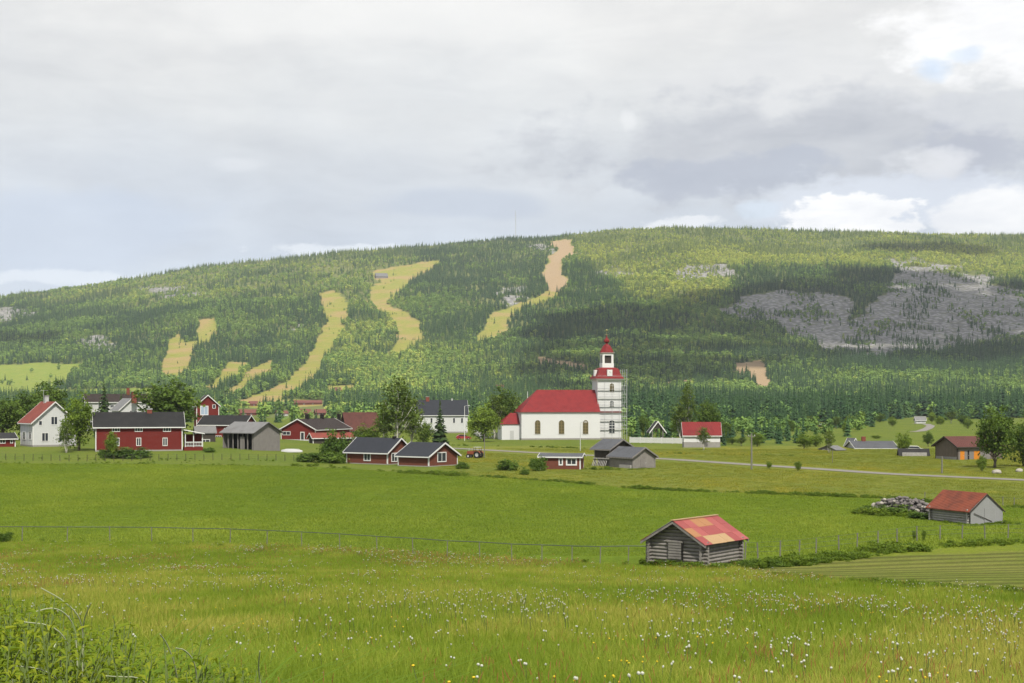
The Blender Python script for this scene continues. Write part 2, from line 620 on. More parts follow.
M['roof_faded'] = roofing('faded_salmon_roof', (0.17, 0.065, 0.052), (0.12, 0.05, 0.045), 0.9, 0.5, 0.2)
M['metal'] = paint('galvanised_metal', (0.42, 0.43, 0.45), 0.4, 0.1)
M['plank'] = paint('scaffold_plank', (0.36, 0.36, 0.36), 0.7, 0.15)
M['gold'] = paint('gilded_metal', (0.22, 0.22, 0.10), 0.4, 0.1)
M['post'] = paint('grey_fence_wood', (0.17, 0.165, 0.14), 0.85, 0.25)
M['wire'] = paint('fence_wire', (0.075, 0.095, 0.075), 0.6, 0.1)
M['gravel'] = paint('gravel_road', (0.20, 0.185, 0.175), 0.95, 0.15, 0.6, bump=0.2)
M['curtain'] = paint('light_blue_door', (0.28, 0.35, 0.46), 0.6, 0.1)
M['bronze'] = paint('bronze_window_bar', (0.20, 0.15, 0.07), 0.6, 0.2)
M['rust'] = paint('rusty_red_machine_paint', (0.22, 0.06, 0.03), 0.6, 0.3, 3.0)
M['tyre'] = paint('tyre_rubber', (0.02, 0.02, 0.02), 0.8, 0.2)
M['carred'] = paint('red_car_paint', (0.25, 0.03, 0.035), 0.3, 0.05)
M['carwhite'] = paint('white_car_paint', (0.75, 0.75, 0.75), 0.3, 0.05)
M['bark'] = paint('grey_bark', (0.10, 0.085, 0.07), 0.9, 0.35, 3.0, bump=0.4)
M['birchbark'] = paint('white_birch_bark', (0.48, 0.46, 0.42), 0.8, 0.3, 2.0, dirt=0.6)
_g, _t, _b = new_mat('window_glass')
_b.inputs['Base Color'].default_value = (0.03, 0.035, 0.045, 1)
_b.inputs['Roughness'].default_value = 0.12
_b.inputs['Specular IOR Level'].default_value = 0.5
M['glass'] = _g
_g, _t, _b = new_mat('church_glass')
_b.inputs['Base Color'].default_value = (0.10, 0.085, 0.045, 1)
_b.inputs['Roughness'].default_value = 0.2
M['goldglass'] = _g


# ------------------------------------------------------------------ land: regions seen in the photograph
L1 = [(-400, 539), (0, 541.5), (200, 543), (300, 547), (440, 555), (560, 562), (650, 567.5), (745, 566), (850, 556), (920, 549), (1024, 543), (1400, 530)]
L2 = [(-400, 463), (0, 463.5), (150, 464), (280, 466), (330, 468), (450, 475), (560, 482), (640, 489), (690, 491.5), (870, 498), (930, 502), (1024, 508), (1400, 528)]
L3 = [(745, 571), (800, 564), (850, 559.5), (900, 555), (1024, 551), (1400, 540)]
L4 = [(745, 572), (800, 576), (900, 584), (1024, 595), (1400, 640)]


def ln(L, px):
    return np.interp(px, [p[0] for p in L], [p[1] for p in L])


SKI = [
    [(199, 320), (214, 318), (216, 333), (199, 344), (193, 353), (186, 373), (176, 379), (161, 376), (166, 359), (169, 343), (179, 334), (181, 344), (197, 340), (199, 330)],
    [(231, 362), (248, 363), (237, 374), (216, 392), (204, 394), (213, 383)],
    [(252, 368), (274, 360), (271, 370), (249, 386), (236, 397), (222, 398), (241, 382)],
    [(318, 294), (335, 291), (346, 303), (348, 312), (340, 330), (331, 350), (318, 372), (312, 384), (296, 392), (270, 401), (238, 404), (256, 395), (288, 382), (305, 364), (318, 342), (328, 322), (322, 303)],
    [(373, 271), (406, 265), (440, 260), (436, 266), (416, 276), (403, 288), (390, 296), (388, 305), (406, 313), (420, 323), (420, 333), (423, 340), (400, 353), (385, 356), (395, 349), (398, 339), (398, 326), (383, 313), (370, 303), (371, 290), (383, 280), (373, 276)],
    [(552, 241), (569, 240), (574, 250), (562, 260), (561, 271), (567, 283), (562, 291), (552, 290), (542, 275), (552, 256), (559, 250)],
    [(552, 289), (558, 294), (526, 305), (510, 316), (506, 331), (495, 337), (486, 339), (473, 344), (486, 327), (489, 316), (512, 307), (539, 296)],
    [(230, 402), (245, 400), (300, 399), (322, 402), (300, 405), (250, 406)],
    [(325, 386), (352, 384), (356, 392), (330, 393)],
]
BROWN = [
    [(736, 363), (763, 360), (764, 371), (772, 381), (768, 390), (758, 388), (752, 378), (748, 371), (738, 377)],
    [(539, 357), (569, 361.5), (588, 366), (588, 369), (569, 366), (539, 361)],
    [(552, 241), (569, 240), (574, 250), (562, 260), (561, 271), (567, 283), (562, 291), (552, 290), (542, 275), (552, 256), (559, 250)],
    [(655, 384), (690, 379), (692, 381), (660, 387)],
]
FIELDS = [
    [(-300, 366), (0, 365), (40, 363), (86, 363), (74, 370), (66, 384), (30, 387), (-300, 388)],
    [(-300, 391), (60, 389), (130, 389), (190, 391), (190, 396), (-300, 400)],
    [(700, 412), (705, 411), (810, 411), (800, 414)],
    [(872, 422.5), (960, 420), (1200, 419), (1200, 432), (880, 433)],
    [(560, 402), (582, 399), (584, 404), (566, 407)],
]
SCREE = [
    [(728, 303), (745, 295), (800, 292), (845, 294), (852, 305), (846, 318), (820, 326), (770, 324), (735, 322)],
    [(846, 320), (880, 300), (905, 275), (890, 268), (885, 262), (915, 262), (945, 266), (960, 272), (985, 280), (1000, 285), (1060, 300), (1060, 342), (980, 346), (940, 351), (900, 354), (860, 358), (825, 351), (800, 340), (830, 335), (850, 330)],
    [(770, 321), (848, 317), (872, 345), (822, 350), (792, 336)],
    [(58, 335), (96, 336), (124, 343), (116, 350), (70, 345)],
    [(148, 289), (206, 290), (200, 296), (150, 296)],
    [(678, 269), (730, 268), (733, 278), (680, 280)],
    [(495, 292), (520, 286), (528, 295), (505, 300)],
    [(-20, 308), (30, 308), (34, 318), (-20, 326)],
    [(296, 318), (308, 320), (306, 328), (298, 328)],
    [(536, 246), (550, 248), (545, 256), (534, 252)],
    [(600, 268), (640, 270), (640, 276), (602, 276)],
]


def warped(px, py, X, Y, a=5.0, s=45.0):
    return px + a * (fbm(X / s, Y / s, 3) - 0.5) * 2, py + 0.5 * a * (fbm(X / s + 90, Y / s + 50, 3) - 0.5) * 2


def anyof(polys, px, py):
    r = np.zeros(np.shape(px), bool)
    for p in polys:
        r |= inpoly(px, py, p)
    return r


def regions(X, Y, Z):
    px, py = proj(X, Y, Z)
    wx, wy = warped(px, py, X, Y, 4.5, 32.0)
    sx, sy = warped(px, py, X, Y, 20.0, 80.0)
    two = lambda L: anyof(L, wx, wy) | anyof(L, wx, wy - 2.5)
    wide = lambda L: anyof(L, wx - 1.5, wy) | anyof(L, wx + 1.5, wy) | anyof(L, wx, wy - 2.5)
    return px, py, wide(SKI), two(BROWN), two(FIELDS), anyof(SCREE, sx, sy)


# ------------------------------------------------------------------ ground materials
def ground_mat(name, c0, c1, c2, s=0.12, patch=None, patch_amt=0.5, stripes=None, stripe_amt=0.25, bump=0.5):
    m, t, b = new_mat(name)
    v = t.node('ShaderNodeTexCoord').outputs['Object']
    n1 = t.noise(t.vmul(v, (1, 0.45, 0)), s, 6, 0.6, 0.4)
    n2 = t.noise(v, s * 12, 6, 0.65)
    n3 = t.noise(v, s * 70, 3, 0.7)
    col = t.mix(t.remap(n1, 0.3, 0.7), c0, c1)
    col = t.mix(t.remap(n2, 0.35, 0.75, 0, 0.6), col, c2)
    if patch:
        pn = t.noise(t.vmul(v, (1, 0.5, 0)), s * 2.2, 7, 0.68, 0.6)
        col = t.mix(t.remap(pn, 0.50, 0.72, 0, patch_amt), col, patch)
    if stripes:
        ang, sp = stripes
        w = t.node('ShaderNodeTexWave', wave_type='BANDS', bands_direction='X')
        mp = t.node('ShaderNodeMapping')
        mp.inputs['Rotation'].default_value = (0, 0, ang)
        t.l.new(v, mp.inputs[0])
        t.put(w.inputs['Vector'], mp.outputs[0])
        w.inputs['Scale'].default_value = 0.314 / sp
        w.inputs['Distortion'].default_value = 2.5
        w.inputs['Detail'].default_value = 4
        w.inputs['Detail Scale'].default_value = 0.6
        k = t.remap(w.outputs[1], 0.2, 0.8, 1 - stripe_amt, 1 + stripe_amt * 0.6)
        col = t.mix(1.0, col, t.xyz(k, k, t.math('MULTIPLY', k, 0.95)), 'MULTIPLY')
    n4 = t.noise(v, s * 24, 5, 0.7)
    g = t.math('MULTIPLY', t.remap(n3, 0.25, 0.75, 0.72, 1.28), t.remap(n4, 0.25, 0.75, 0.80, 1.20))
    col = t.mix(1.0, col, t.xyz(g, g, g), 'MULTIPLY')
    t.put(b.inputs['Base Color'], col)
    b.inputs['Roughness'].default_value = 0.95
    b.inputs['Specular IOR Level'].default_value = 0.05
    bumpy(t, b, t.math('ADD', n3, t.math('MULTIPLY', n2, 1.5)), bump, 0.15)
    return m


M['meadow'] = ground_mat('meadow_grass', (0.095, 0.140, 0.012), (0.125, 0.160, 0.016), (0.145, 0.150, 0.030), 0.10, (0.12, 0.075, 0.028), 0.35)
M['crop'] = ground_mat('crop_grass', (0.080, 0.125, 0.009), (0.105, 0.150, 0.012), (0.082, 0.114, 0.010), 0.05, (0.058, 0.086, 0.011), 0.55, (R(78), 9.0), 0.05)
M['far_meadow'] = ground_mat('far_meadow_grass', (0.105, 0.138, 0.020), (0.135, 0.155, 0.022), (0.125, 0.120, 0.038), 0.05, (0.22, 0.19, 0.016), 0.45)
M['lawn'] = ground_mat('village_grass', (0.085, 0.125, 0.019), (0.115, 0.145, 0.023), (0.085, 0.10, 0.02), 0.08, (0.13, 0.125, 0.04), 0.3)
M['mown'] = ground_mat('mown_grass', (0.092, 0.120, 0.019), (0.125, 0.138, 0.03), (0.135, 0.125, 0.047), 0.12, (0.085, 0.085, 0.026), 0.4, (R(66), 3.2), 0.28)


def grid_faces(nr, nc):
    i = np.arange(nr * nc).reshape(nr, nc)
    return np.stack([i[:-1, :-1], i[:-1, 1:], i[1:, 1:], i[1:, :-1]], -1)


# ground from behind the camera to the foot of the mountain, one grid split by land use
_yr = np.concatenate([np.linspace(-80, 1.5, 30), np.geomspace(2, 901, 860)])
_w = np.concatenate([-np.geomspace(3.0, 0.47, 22), np.linspace(-0.45, 0.45, 190), np.geomspace(0.47, 3.0, 22)])
GY, GW = np.meshgrid(_yr, _w, indexing='ij')
GX = GW * (GY + 120)
GZ = H(GX, GY)
gf = grid_faces(*GX.shape)
cx_, cy_, cz_ = (np.mean([A[:-1, :-1], A[1:, :-1], A[:-1, 1:], A[1:, 1:]], axis=0) for A in (GX, GY, GZ))
fpx, fpy = proj(cx_, cy_, cz_)
_n = (fbm(cx_ / 4, cy_ / 4, 3) - 0.5) * np.clip(4 * 60 / np.maximum(cy_, 60), 0.6, 4)
fpyn = fpy + _n
front = cy_ > 20
zone = np.zeros(cx_.shape, int)                                   # 0 meadow
zone[front & (fpyn < ln(L1, fpx))] = 1                            # crop field
zone[front & (fpyn < ln(L2, fpx))] = 2                            # far meadow
zone[(zone == 2) & ((fpx < 470) | (fpyn < 446))] = 3             # village grass
_mown = front & (fpx > 750) & (fpyn > ln(L3, fpx)) & (fpyn < ln(L4, fpx))
zone[_mown] = 4
for k, (nm, mt) in enumerate([('meadow', 'meadow'), ('crop_field', 'crop'), ('far_meadow', 'far_meadow'), ('village_green', 'lawn'), ('mown_field', 'mown')]):
    fs = gf[zone == k]
    used, inv = np.unique(fs, return_inverse=True)
    V = np.c_[GX.ravel(), GY.ravel(), GZ.ravel()][used]
    tag(np_mesh(nm, V, inv.reshape(-1, 4), M[mt], smoothed=True), kind='structure')


def ribbon(name, pts, width, mat, lift=0.06, step=2.0):
    pts = [Vector(p[:2]) for p in pts]
    dense = []
    for a, b in zip(pts[:-1], pts[1:]):
        n = max(1, int((b - a).length / step))
        dense += [a + (b - a) * (i / n) for i in range(n)]
    dense.append(pts[-1])
    D = np.array([tuple(p) for p in dense])
    for _ in range(6):
        D[1:-1] = (D[:-2] + 2 * D[1:-1] + D[2:]) / 4
    T = np.gradient(D, axis=0)
    T /= np.linalg.norm(T, axis=1)[:, None]
    N = np.c_[-T[:, 1], T[:, 0]]
    ks = np.linspace(-0.5, 0.5, 7)
    P = D[:, None, :] + N[:, None, :] * (ks[None, :, None] * width)
    Z = H(P[..., 0], P[..., 1]) + lift + 0.04 * (1 - (2 * ks[None, :]) ** 2)
    V = np.c_[P[..., 0].ravel(), P[..., 1].ravel(), Z.ravel()]
    return tag(np_mesh(name, V, grid_faces(len(D), 7).reshape(-1, 4), mat, smoothed=True), kind='structure')


ROAD = [(395, 445.6), (453, 448.6), (535, 453), (590, 455.5), (670, 459.5), (750, 465), (830, 470), (884, 474), (980, 478.5), (1060, 482)]
ribbon('road', [hit(*p) for p in ROAD], 3.6, M['gravel'])
ribbon('farm_track', [hit(912, 432), hit(921, 431), hit(928, 428.5), hit(931, 426), hit(926, 424.2), hit(915, 423.6)], 3.5, M['gravel'])

# ------------------------------------------------------------------ mountain
_u = np.concatenate([np.linspace(-1.3, -0.41, 40), np.linspace(-0.40, 0.40, 620), np.linspace(0.41, 1.3, 40)])
_d = np.concatenate([np.geomspace(880, 4150, 440), np.linspace(4200, 6500, 24)])
MY, MU = np.meshgrid(_d, _u, indexing='ij')
MX = MU * MY
MZ = H(MX, MY)
MZ = MZ - np.where(MY < 900, 0.5, 0)
mpx, mpy, mski, mbrown, mfield, mscree = regions(MX, MY, MZ)
MZ = MZ + np.where(mscree, 6.0 * (fbm(MX / 18, MY / 60, 4) - 0.45), 0)


def mountain_mat():
    m, t, b = new_mat('mountain_ground')
    v = t.node('ShaderNodeTexCoord').outputs['Object']
    a = t.node('ShaderNodeAttribute', attribute_name='land')
    s = t.node('ShaderNodeSeparateColor')
    t.put(s.inputs[0], a.outputs['Color'])
    n1 = t.noise(v, 0.012, 6, 0.6)
    n2 = t.noise(v, 0.09, 6, 0.65)
    floor = t.mix(t.remap(n1, 0.35, 0.65), (0.080, 0.110, 0.032), (0.130, 0.145, 0.050))
    floor = t.mix(t.remap(n2, 0.45, 0.75, 0, 0.6), floor, (0.19, 0.175, 0.085))
    ski = t.mix(t.remap(n2, 0.3, 0.7), (0.180, 0.205, 0.037), (0.240, 0.220, 0.058))
    ski = t.mix(t.remap(n1, 0.44, 0.62, 0, 0.8), ski, (0.29, 0.205, 0.10))
    vr = t.node('ShaderNodeTexVoronoi')
    t.put(vr.inputs['Vector'], t.vmul(v, (1, 0.8, 1)))
    vr.inputs['Scale'].default_value = 0.11
    rock = t.mix(t.remap(vr.outputs['Distance'], 0.0, 0.8), (0.32, 0.314, 0.316), (0.145, 0.142, 0.143))
    rock = t.mix(t.remap(n2, 0.48, 0.68, 0, 0.8), rock, (0.13, 0.14, 0.07))
    col = t.mix(s.outputs[0], floor, ski)
    col = t.mix(s.outputs[1], col, rock)
    col = t.mix(s.outputs[2], col, t.mix(n2, (0.26, 0.19, 0.11), (0.34, 0.25, 0.16)))
    a2 = t.node('ShaderNodeAttribute', attribute_name='pasture')
    col = t.mix(a2.outputs['Fac'], col, t.mix(t.remap(n2, 0.3, 0.7), (0.145, 0.20, 0.035), (0.20, 0.225, 0.05)))
    t.put(b.inputs['Base Color'], col)
    b.inputs['Roughness'].default_value = 0.95
    b.inputs['Specular IOR Level'].default_value = 0.05
    bumpy(t, b, n2, 0.6, 2.0)
    return m


tag(np_mesh('mountain', np.c_[MX.ravel(), MY.ravel(), MZ.ravel()], grid_faces(*MX.shape).reshape(-1, 4), mountain_mat(),
            {'land': np.c_[mski.ravel(), (mscree & ~mski).ravel(), mbrown.ravel()].astype(float), 'pasture': mfield.ravel().astype(float)}, smoothed=True), kind='structure')


# ------------------------------------------------------------------ scattering
PROTO_N = [0]


def proto_col(objs):
    PROTO_N[0] += 1
    c = bpy.data.collections.new('sources_%d' % PROTO_N[0])
    for o in objs:
        c.objects.link(o)
    return c


def scatter(name, P, rot, scl, idx, tint, protos, label, cat):
    """one object: protos (sorted by name) instanced on points; for what nobody could count"""
    P = np.asarray(P, np.float32)
    n = len(P)
    me = bpy.data.meshes.new(name)
    me.vertices.add(n)
    me.vertices.foreach_set('co', P.ravel())
    for k, typ, key, val in (('rot', 'FLOAT_VECTOR', 'vector', rot), ('scl', 'FLOAT_VECTOR', 'vector', scl), ('idx', 'INT', 'value', idx), ('tint', 'FLOAT', 'value', tint)):
        a = me.attributes.new(k, typ, 'POINT')
        a.data.foreach_set(key, np.asarray(val, np.int32 if typ == 'INT' else np.float32).ravel())
    o = bpy.data.objects.new(name, me)
    COL.objects.link(o)
    ng = bpy.data.node_groups.new(name, 'GeometryNodeTree')
    ng.interface.new_socket('Geometry', in_out='INPUT', socket_type='NodeSocketGeometry')
    ng.interface.new_socket('Geometry', in_out='OUTPUT', socket_type='NodeSocketGeometry')
    N, Lk = ng.nodes, ng.links
    gi, go = N.new('NodeGroupInput'), N.new('NodeGroupOutput')
    iop = N.new('GeometryNodeInstanceOnPoints')
    ci = N.new('GeometryNodeCollectionInfo')
    ci.inputs['Collection'].default_value = protos
    ci.inputs['Separate Children'].default_value = True
    ci.inputs['Reset Children'].default_value = True
    iop.inputs['Pick Instance'].default_value = True

    def at(nm, ty):
        q = N.new('GeometryNodeInputNamedAttribute')
        q.data_type = ty
        q.inputs['Name'].default_value = nm
        return q.outputs['Attribute']

    Lk.new(gi.outputs[0], iop.inputs['Points'])
    Lk.new(ci.outputs[0], iop.inputs['Instance'])
    Lk.new(at('idx', 'INT'), iop.inputs['Instance Index'])
    Lk.new(at('rot', 'FLOAT_VECTOR'), iop.inputs['Rotation'])
    Lk.new(at('scl', 'FLOAT_VECTOR'), iop.inputs['Scale'])
    Lk.new(iop.outputs[0], go.inputs[0])
    md = o.modifiers.new('scatter', 'NODES')
    md.node_group = ng
    return tag(o, label, cat, kind='stuff')


def leaves(C, size, r, up=0.35, aspect=0.7, out=None):
    """a diamond-shaped leaf clump face at each centre, randomly turned"""
    n = len(C)
    nor = r.normal(size=(n, 3))
    nor[:, 2] += up * 2
    if out is not None:
        nor += out
    nor /= np.linalg.norm(nor, axis=1)[:, None]
    a = r.normal(size=(n, 3))
    t1 = np.cross(nor, a)
    t1 /= np.linalg.norm(t1, axis=1)[:, None]
    t2 = np.cross(nor, t1)
    s = (size * r.uniform(0.6, 1.3, n))[:, None]
    V = np.stack([C + t1 * s, C + t2 * s * aspect, C - t1 * s * 0.9 + nor * s * 0.2, C - t2 * s * aspect], 1).reshape(-1, 3)
    return V, np.arange(4 * n).reshape(n, 4)


def spruce_geo(r, h, rad, levels, per, q=1, low=0.04, ragged=0.25):
    """whorls of drooping boughs; returns leaf quads, shade value per face"""
    V, v = [], []
    for i in range(levels):
        f = low + (1 - low) * (i + 0.5) / levels
        z = f * h
        R0 = rad * (1 - f) ** 0.85 + 0.02 * h * (1 - f)
        k = max(4, int(per * (0.45 + 0.55 * (1 - f)) + 0.5))
        a0 = r.uniform(0, 6.28)
        for j in range(k):
            a = a0 + 6.28 * j / k + r.normal() * 0.18
            L = R0 * r.uniform(1 - ragged, 1 + ragged * 0.7)
            d = np.array([math.cos(a), math.sin(a), 0])
            s = np.array([-d[1], d[0], 0])
            droop = L * r.uniform(0.25, 0.6)
            zz = z + r.normal() * h / levels * 0.4
            for e in range(q):
                b = d * L * (e / q) * 0.8 + np.array([0, 0, zz - droop * (e / q)])
                tip = d * L * ((e + 1) / q) + np.array([0, 0, zz - droop * ((e + 1) / q)])
                w = L * 0.42 / q ** 0.5 * r.uniform(0.8, 1.2)
                mid = b * 0.45 + tip * 0.55
                sag = np.array([0, 0, -w * 0.55])
                V += [b + np.array([0, 0, 0.03 * h * (1 - f)]), mid + s * w + sag, tip, mid - s * w + sag]
                v.append(np.clip(0.5 + r.normal() * 0.25, 0, 1))
    V += [np.array([0, 0, h * 1.02]), np.array([0.02 * h, 0, h * 0.93]), np.array([0, 0, h * 0.88]), np.array([-0.02 * h, 0.01 * h, h * 0.93])]
    v.append(0.5)
    V = np.array(V)
    return V, np.arange(len(V)).reshape(-1, 4), np.array(v)


def crown_geo(r, h, rx, z0, n_clump, per, leaf, top_bias=0.5, sig=0.11, lump=0.3, cone=0.0):
    """clumps of leaves filling an uneven crown between z0 and h"""
    cz, hz = (z0 + h) / 2, (h - z0) / 2
    cs = []
    ph = r.uniform(0, 6.28, 4)
    while len(cs) < n_clump:
        d = r.normal(size=3)
        d /= np.linalg.norm(d)
        a = math.atan2(d[1], d[0])
        k = 1 + lump * (math.sin(2 * a + ph[0] + 2 * d[2]) * 0.5 + math.sin(3 * a + ph[1] - 3 * d[2]) * 0.5)
        rr = r.uniform(0.15, 1.0) ** 0.45 * k
        x, y, zz = d[0] * rx * rr * 0.88, d[1] * rx * rr * 0.88, d[2] * hz * rr * 0.9
        if cone:
            sc_ = 1 - cone * (zz / hz + 1) / 2
            x, y = x * sc_, y * sc_
        cs.append((x, y, cz + zz))
    cs = np.array(cs)
    val = r.uniform(0, 1, n_clump)
    C = np.repeat(cs, per, 0)
    sg = r.uniform(0.6, 1.25, n_clump).repeat(per)[:, None]
    C = C + r.normal(size=C.shape) * np.array([1, 1, 0.7]) * sig * rx * 1.6 * sg
    out = (C - np.array([0, 0, cz])) / np.array([rx, rx, hz])
    C[:, 2] = np.maximum(C[:, 2], z0 * 0.5 + 0.05)
    V, Fq = leaves(C, leaf, r, 0.3, 0.7, out)
    v = np.clip(val.repeat(per) * 0.55 + r.uniform(0, 1, len(C)) * 0.45, 0, 1)
    return V, Fq, v, cs


# distant forest trees
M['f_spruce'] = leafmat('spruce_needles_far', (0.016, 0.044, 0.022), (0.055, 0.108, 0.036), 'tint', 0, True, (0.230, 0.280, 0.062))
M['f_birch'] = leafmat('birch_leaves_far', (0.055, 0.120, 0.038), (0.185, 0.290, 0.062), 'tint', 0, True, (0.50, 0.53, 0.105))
protos = []
for i in range(4):
    r = np.random.default_rng(100 + i)
    V, Fq, v = spruce_geo(r, 10, 1.75 + 0.35 * (i % 3), 11, 8, 1, 0.05, 0.3)
    core = MB().tube([(0, 0, -0.8), (0, 0, 4), (0, 0, 9)], [0.22, 0.5, 0.05], 5)
    k = len(V)
    V = np.r_[V, np.array(core.v)]
    quads = np.array([f for f in core.f if len(f) == 4]) + k
    protos.append(np_mesh('far_a_spruce_%d' % i, V, [Fq, quads], M['f_spruce'], link=False))
for i in range(4):
    r = np.random.default_rng(200 + i)
    V, Fq, v, cs = crown_geo(r, 10, 2.7 + 0.4 * (i % 2), 0.9, 22, 7, 0.85, sig=0.13)
    protos.append(np_mesh('far_b_birch_%d' % i, V, Fq, M['f_birch'], link=False))
FAR = proto_col(protos)


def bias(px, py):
    """share of birch, lightness (slope sun and shade partly painted in) and density wanted on each part of the mountain"""
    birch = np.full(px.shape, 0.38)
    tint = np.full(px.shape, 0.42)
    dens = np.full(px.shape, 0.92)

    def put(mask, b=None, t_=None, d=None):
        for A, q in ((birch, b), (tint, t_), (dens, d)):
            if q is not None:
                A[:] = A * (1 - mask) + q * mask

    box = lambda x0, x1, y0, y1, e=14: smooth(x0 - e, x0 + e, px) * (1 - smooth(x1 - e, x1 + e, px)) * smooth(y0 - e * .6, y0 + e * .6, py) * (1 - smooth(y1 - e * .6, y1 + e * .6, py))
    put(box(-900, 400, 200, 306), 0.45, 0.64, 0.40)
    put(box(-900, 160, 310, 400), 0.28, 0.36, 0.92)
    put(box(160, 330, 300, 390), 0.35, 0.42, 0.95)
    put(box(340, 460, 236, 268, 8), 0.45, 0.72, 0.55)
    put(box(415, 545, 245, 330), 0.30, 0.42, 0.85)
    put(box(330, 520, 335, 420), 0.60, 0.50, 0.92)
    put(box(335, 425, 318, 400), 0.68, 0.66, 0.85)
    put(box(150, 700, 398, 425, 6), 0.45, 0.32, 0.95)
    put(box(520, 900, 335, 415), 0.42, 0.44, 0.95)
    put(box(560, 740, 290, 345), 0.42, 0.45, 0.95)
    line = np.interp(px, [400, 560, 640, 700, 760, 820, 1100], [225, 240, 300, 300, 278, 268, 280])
    put((1 - smooth(line - 10, line + 14, py)) * smooth(555, 590, px), 0.72, 0.97, 0.70)  # lighter leaf tint paints the sunlit crest
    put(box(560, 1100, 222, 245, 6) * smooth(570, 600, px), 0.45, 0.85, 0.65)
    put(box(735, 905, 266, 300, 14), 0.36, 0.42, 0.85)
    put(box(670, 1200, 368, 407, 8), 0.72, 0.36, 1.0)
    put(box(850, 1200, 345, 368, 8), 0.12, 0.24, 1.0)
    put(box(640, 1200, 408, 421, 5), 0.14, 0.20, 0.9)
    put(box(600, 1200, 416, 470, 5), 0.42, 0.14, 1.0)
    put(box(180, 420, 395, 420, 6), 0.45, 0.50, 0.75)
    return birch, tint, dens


# clearings round the distant cottages
CLEAR = [(238, 259, 409, 421), (275, 290, 411, 421), (297, 313, 409, 421), (314, 328, 409, 421), (293, 324, 400, 409), (248, 264, 401, 409), (333, 343, 387, 397), (495, 506, 385, 393), (374, 390, 273, 282), (910, 930, 416, 430), (815, 828, 422, 432)]


def plant_forest():
    Ps, S, I, T = [], [], [], []
    r = np.random.default_rng(5)
    d = 350.0
    while d < 4250:
        step = 5.8 + 2.8 * max(0, d - 900) / 3300
        half = 0.43 * d
        n = int(2 * half / step)
        X = np.linspace(-half, half, n) + r.uniform(-0.5, 0.5, n) * step
        Y = d + r.uniform(-0.5, 0.5, n) * step
        Ps.append(np.c_[X, Y])
        d += step
    P = np.concatenate(Ps)
    X, Y = P[:, 0], P[:, 1]
    Z = H(X, Y)
    px, py, ski, brown, field, scree = regions(X, Y, Z)
    birch, tint, dens = bias(px, py)
    big = fbm(X / 130 + 3, Y / 170 + 8, 4)
    med = fbm(X / 45 + 60, Y / 45 + 20, 3)
    birch = np.clip(birch + (big - 0.5) * 2.9 + (med - 0.5) * 1.3, 0.02, 0.95)
    dens = np.clip(dens + (fbm(X / 70 + 9, Y / 70 + 77, 3) - 0.5) * 1.3, 0.25, 1)
    dens = np.where(ski, 0.003 + 0.10 * smooth(0.60, 0.70, fbm(X / 22 + 81, Y / 40 + 13, 3)), dens)
    dens = np.where(field, 0.008, dens)
    dens = np.where(brown, 0.0, dens)
    scd = 0.04 + 0.9 * smooth(0.47, 0.64, fbm(X / 45 + 33, Y / 90 + 5, 4))
    dens = np.where(scree, scd * 0.75, dens)
    # the open valley floor in front of the slope
    ymax = np.interp(px, [610, 640, 690, 725, 760, 800, 845, 880], [438, 440.5, 441, 446, 445.5, 442, 436, 428])
    behind = smooth(612, 635, px) * (1 - smooth(868, 892, px)) * (py < ymax + 1.5 * np.sin(px * .35)) * (Y > 350)
    edge = Y + 330 * (fbm(X / 110 + 21, Y / 400 + 4, 4) - 0.5)
    valley = smooth(1000, 1180, edge) + smooth(0.05, 0.10, X / Y) * smooth(820, 930, edge) + behind
    clump = smooth(0.50, 0.58, fbm(X / 50 + 12, Y / 50 + 14, 3))
    dens = np.where(Y < 1180, dens * np.clip(valley + 0.40 * clump * smooth(500, 560, Y), 0, 1) * (np.maximum(smooth(480, 500, Y), behind)), dens)
    dens = np.where((px > 790) & (Y < 640), dens * (0.45 + 0.55 * clump), dens)
    dens = np.where((px > 612) & (Y < 640), dens * 0.62, dens)
    dens = np.where((px > 865) & (py > 424 + 3 * np.sin(px * .11)), dens * np.where(px > 985, 0.45, 0.08), dens)
    dens = np.where((px > 225) & (px < 345) & (py > 398) & (Y < 1500), dens * 0.35, dens)
    for x0, x1, y0, y1 in CLEAR:
        dens = np.where((px > x0) & (px < x1) & (py > y0) & (py < y1), 0, dens)
    keep = r.random(len(X)) < dens
    X, Y, Z, px, py, birch, tint, scree, ski = (A[keep] for A in (X, Y, Z, px, py, birch, tint, scree, ski))
    n = len(X)
    isb = r.random(n) < birch
    up = smooth(300, 470, Z)
    hgt = np.where(isb, r.uniform(6.5, 11.5, n), r.uniform(9, 21, n) * (0.9 + 0.25 * (fbm(X / 90, Y / 90, 2) - 0.5))) * (1 - np.where(isb, 0.38, 0.2) * up)
    hgt = np.where(scree, hgt * 0.7, hgt)
    hgt = np.where(ski, hgt * 0.45, hgt)
    hgt = hgt * (0.72 + 0.56 * fbm(X / 38 + 4, Y / 60 + 44, 3))
    hgt = np.where((Y < 1250) & (Y > 900) & (X > 40) & ~isb, hgt * 1.05, hgt)
    hgt = np.where(Y < 900, hgt * (0.42 + 0.53 * smooth(480, 900, Y)), hgt)
    s = hgt / 10
    wd = s * np.where(isb, r.uniform(0.95, 1.35, n), r.uniform(0.9, 1.25, n))
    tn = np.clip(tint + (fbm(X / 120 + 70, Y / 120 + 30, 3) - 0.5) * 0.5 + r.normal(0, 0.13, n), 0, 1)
    idx = np.where(isb, 4, 0) + r.integers(0, 4, n)
    rot = np.c_[r.normal(0, 0.03, n), r.normal(0, 0.03, n), r.uniform(0, 6.28, n)]
    print('forest trees', n)
    scatter('forest', np.c_[X, Y, Z - 0.2], rot, np.c_[wd, wd, s], idx, tn, FAR, 'mixed spruce and birch forest covering the mountainside', 'forest')


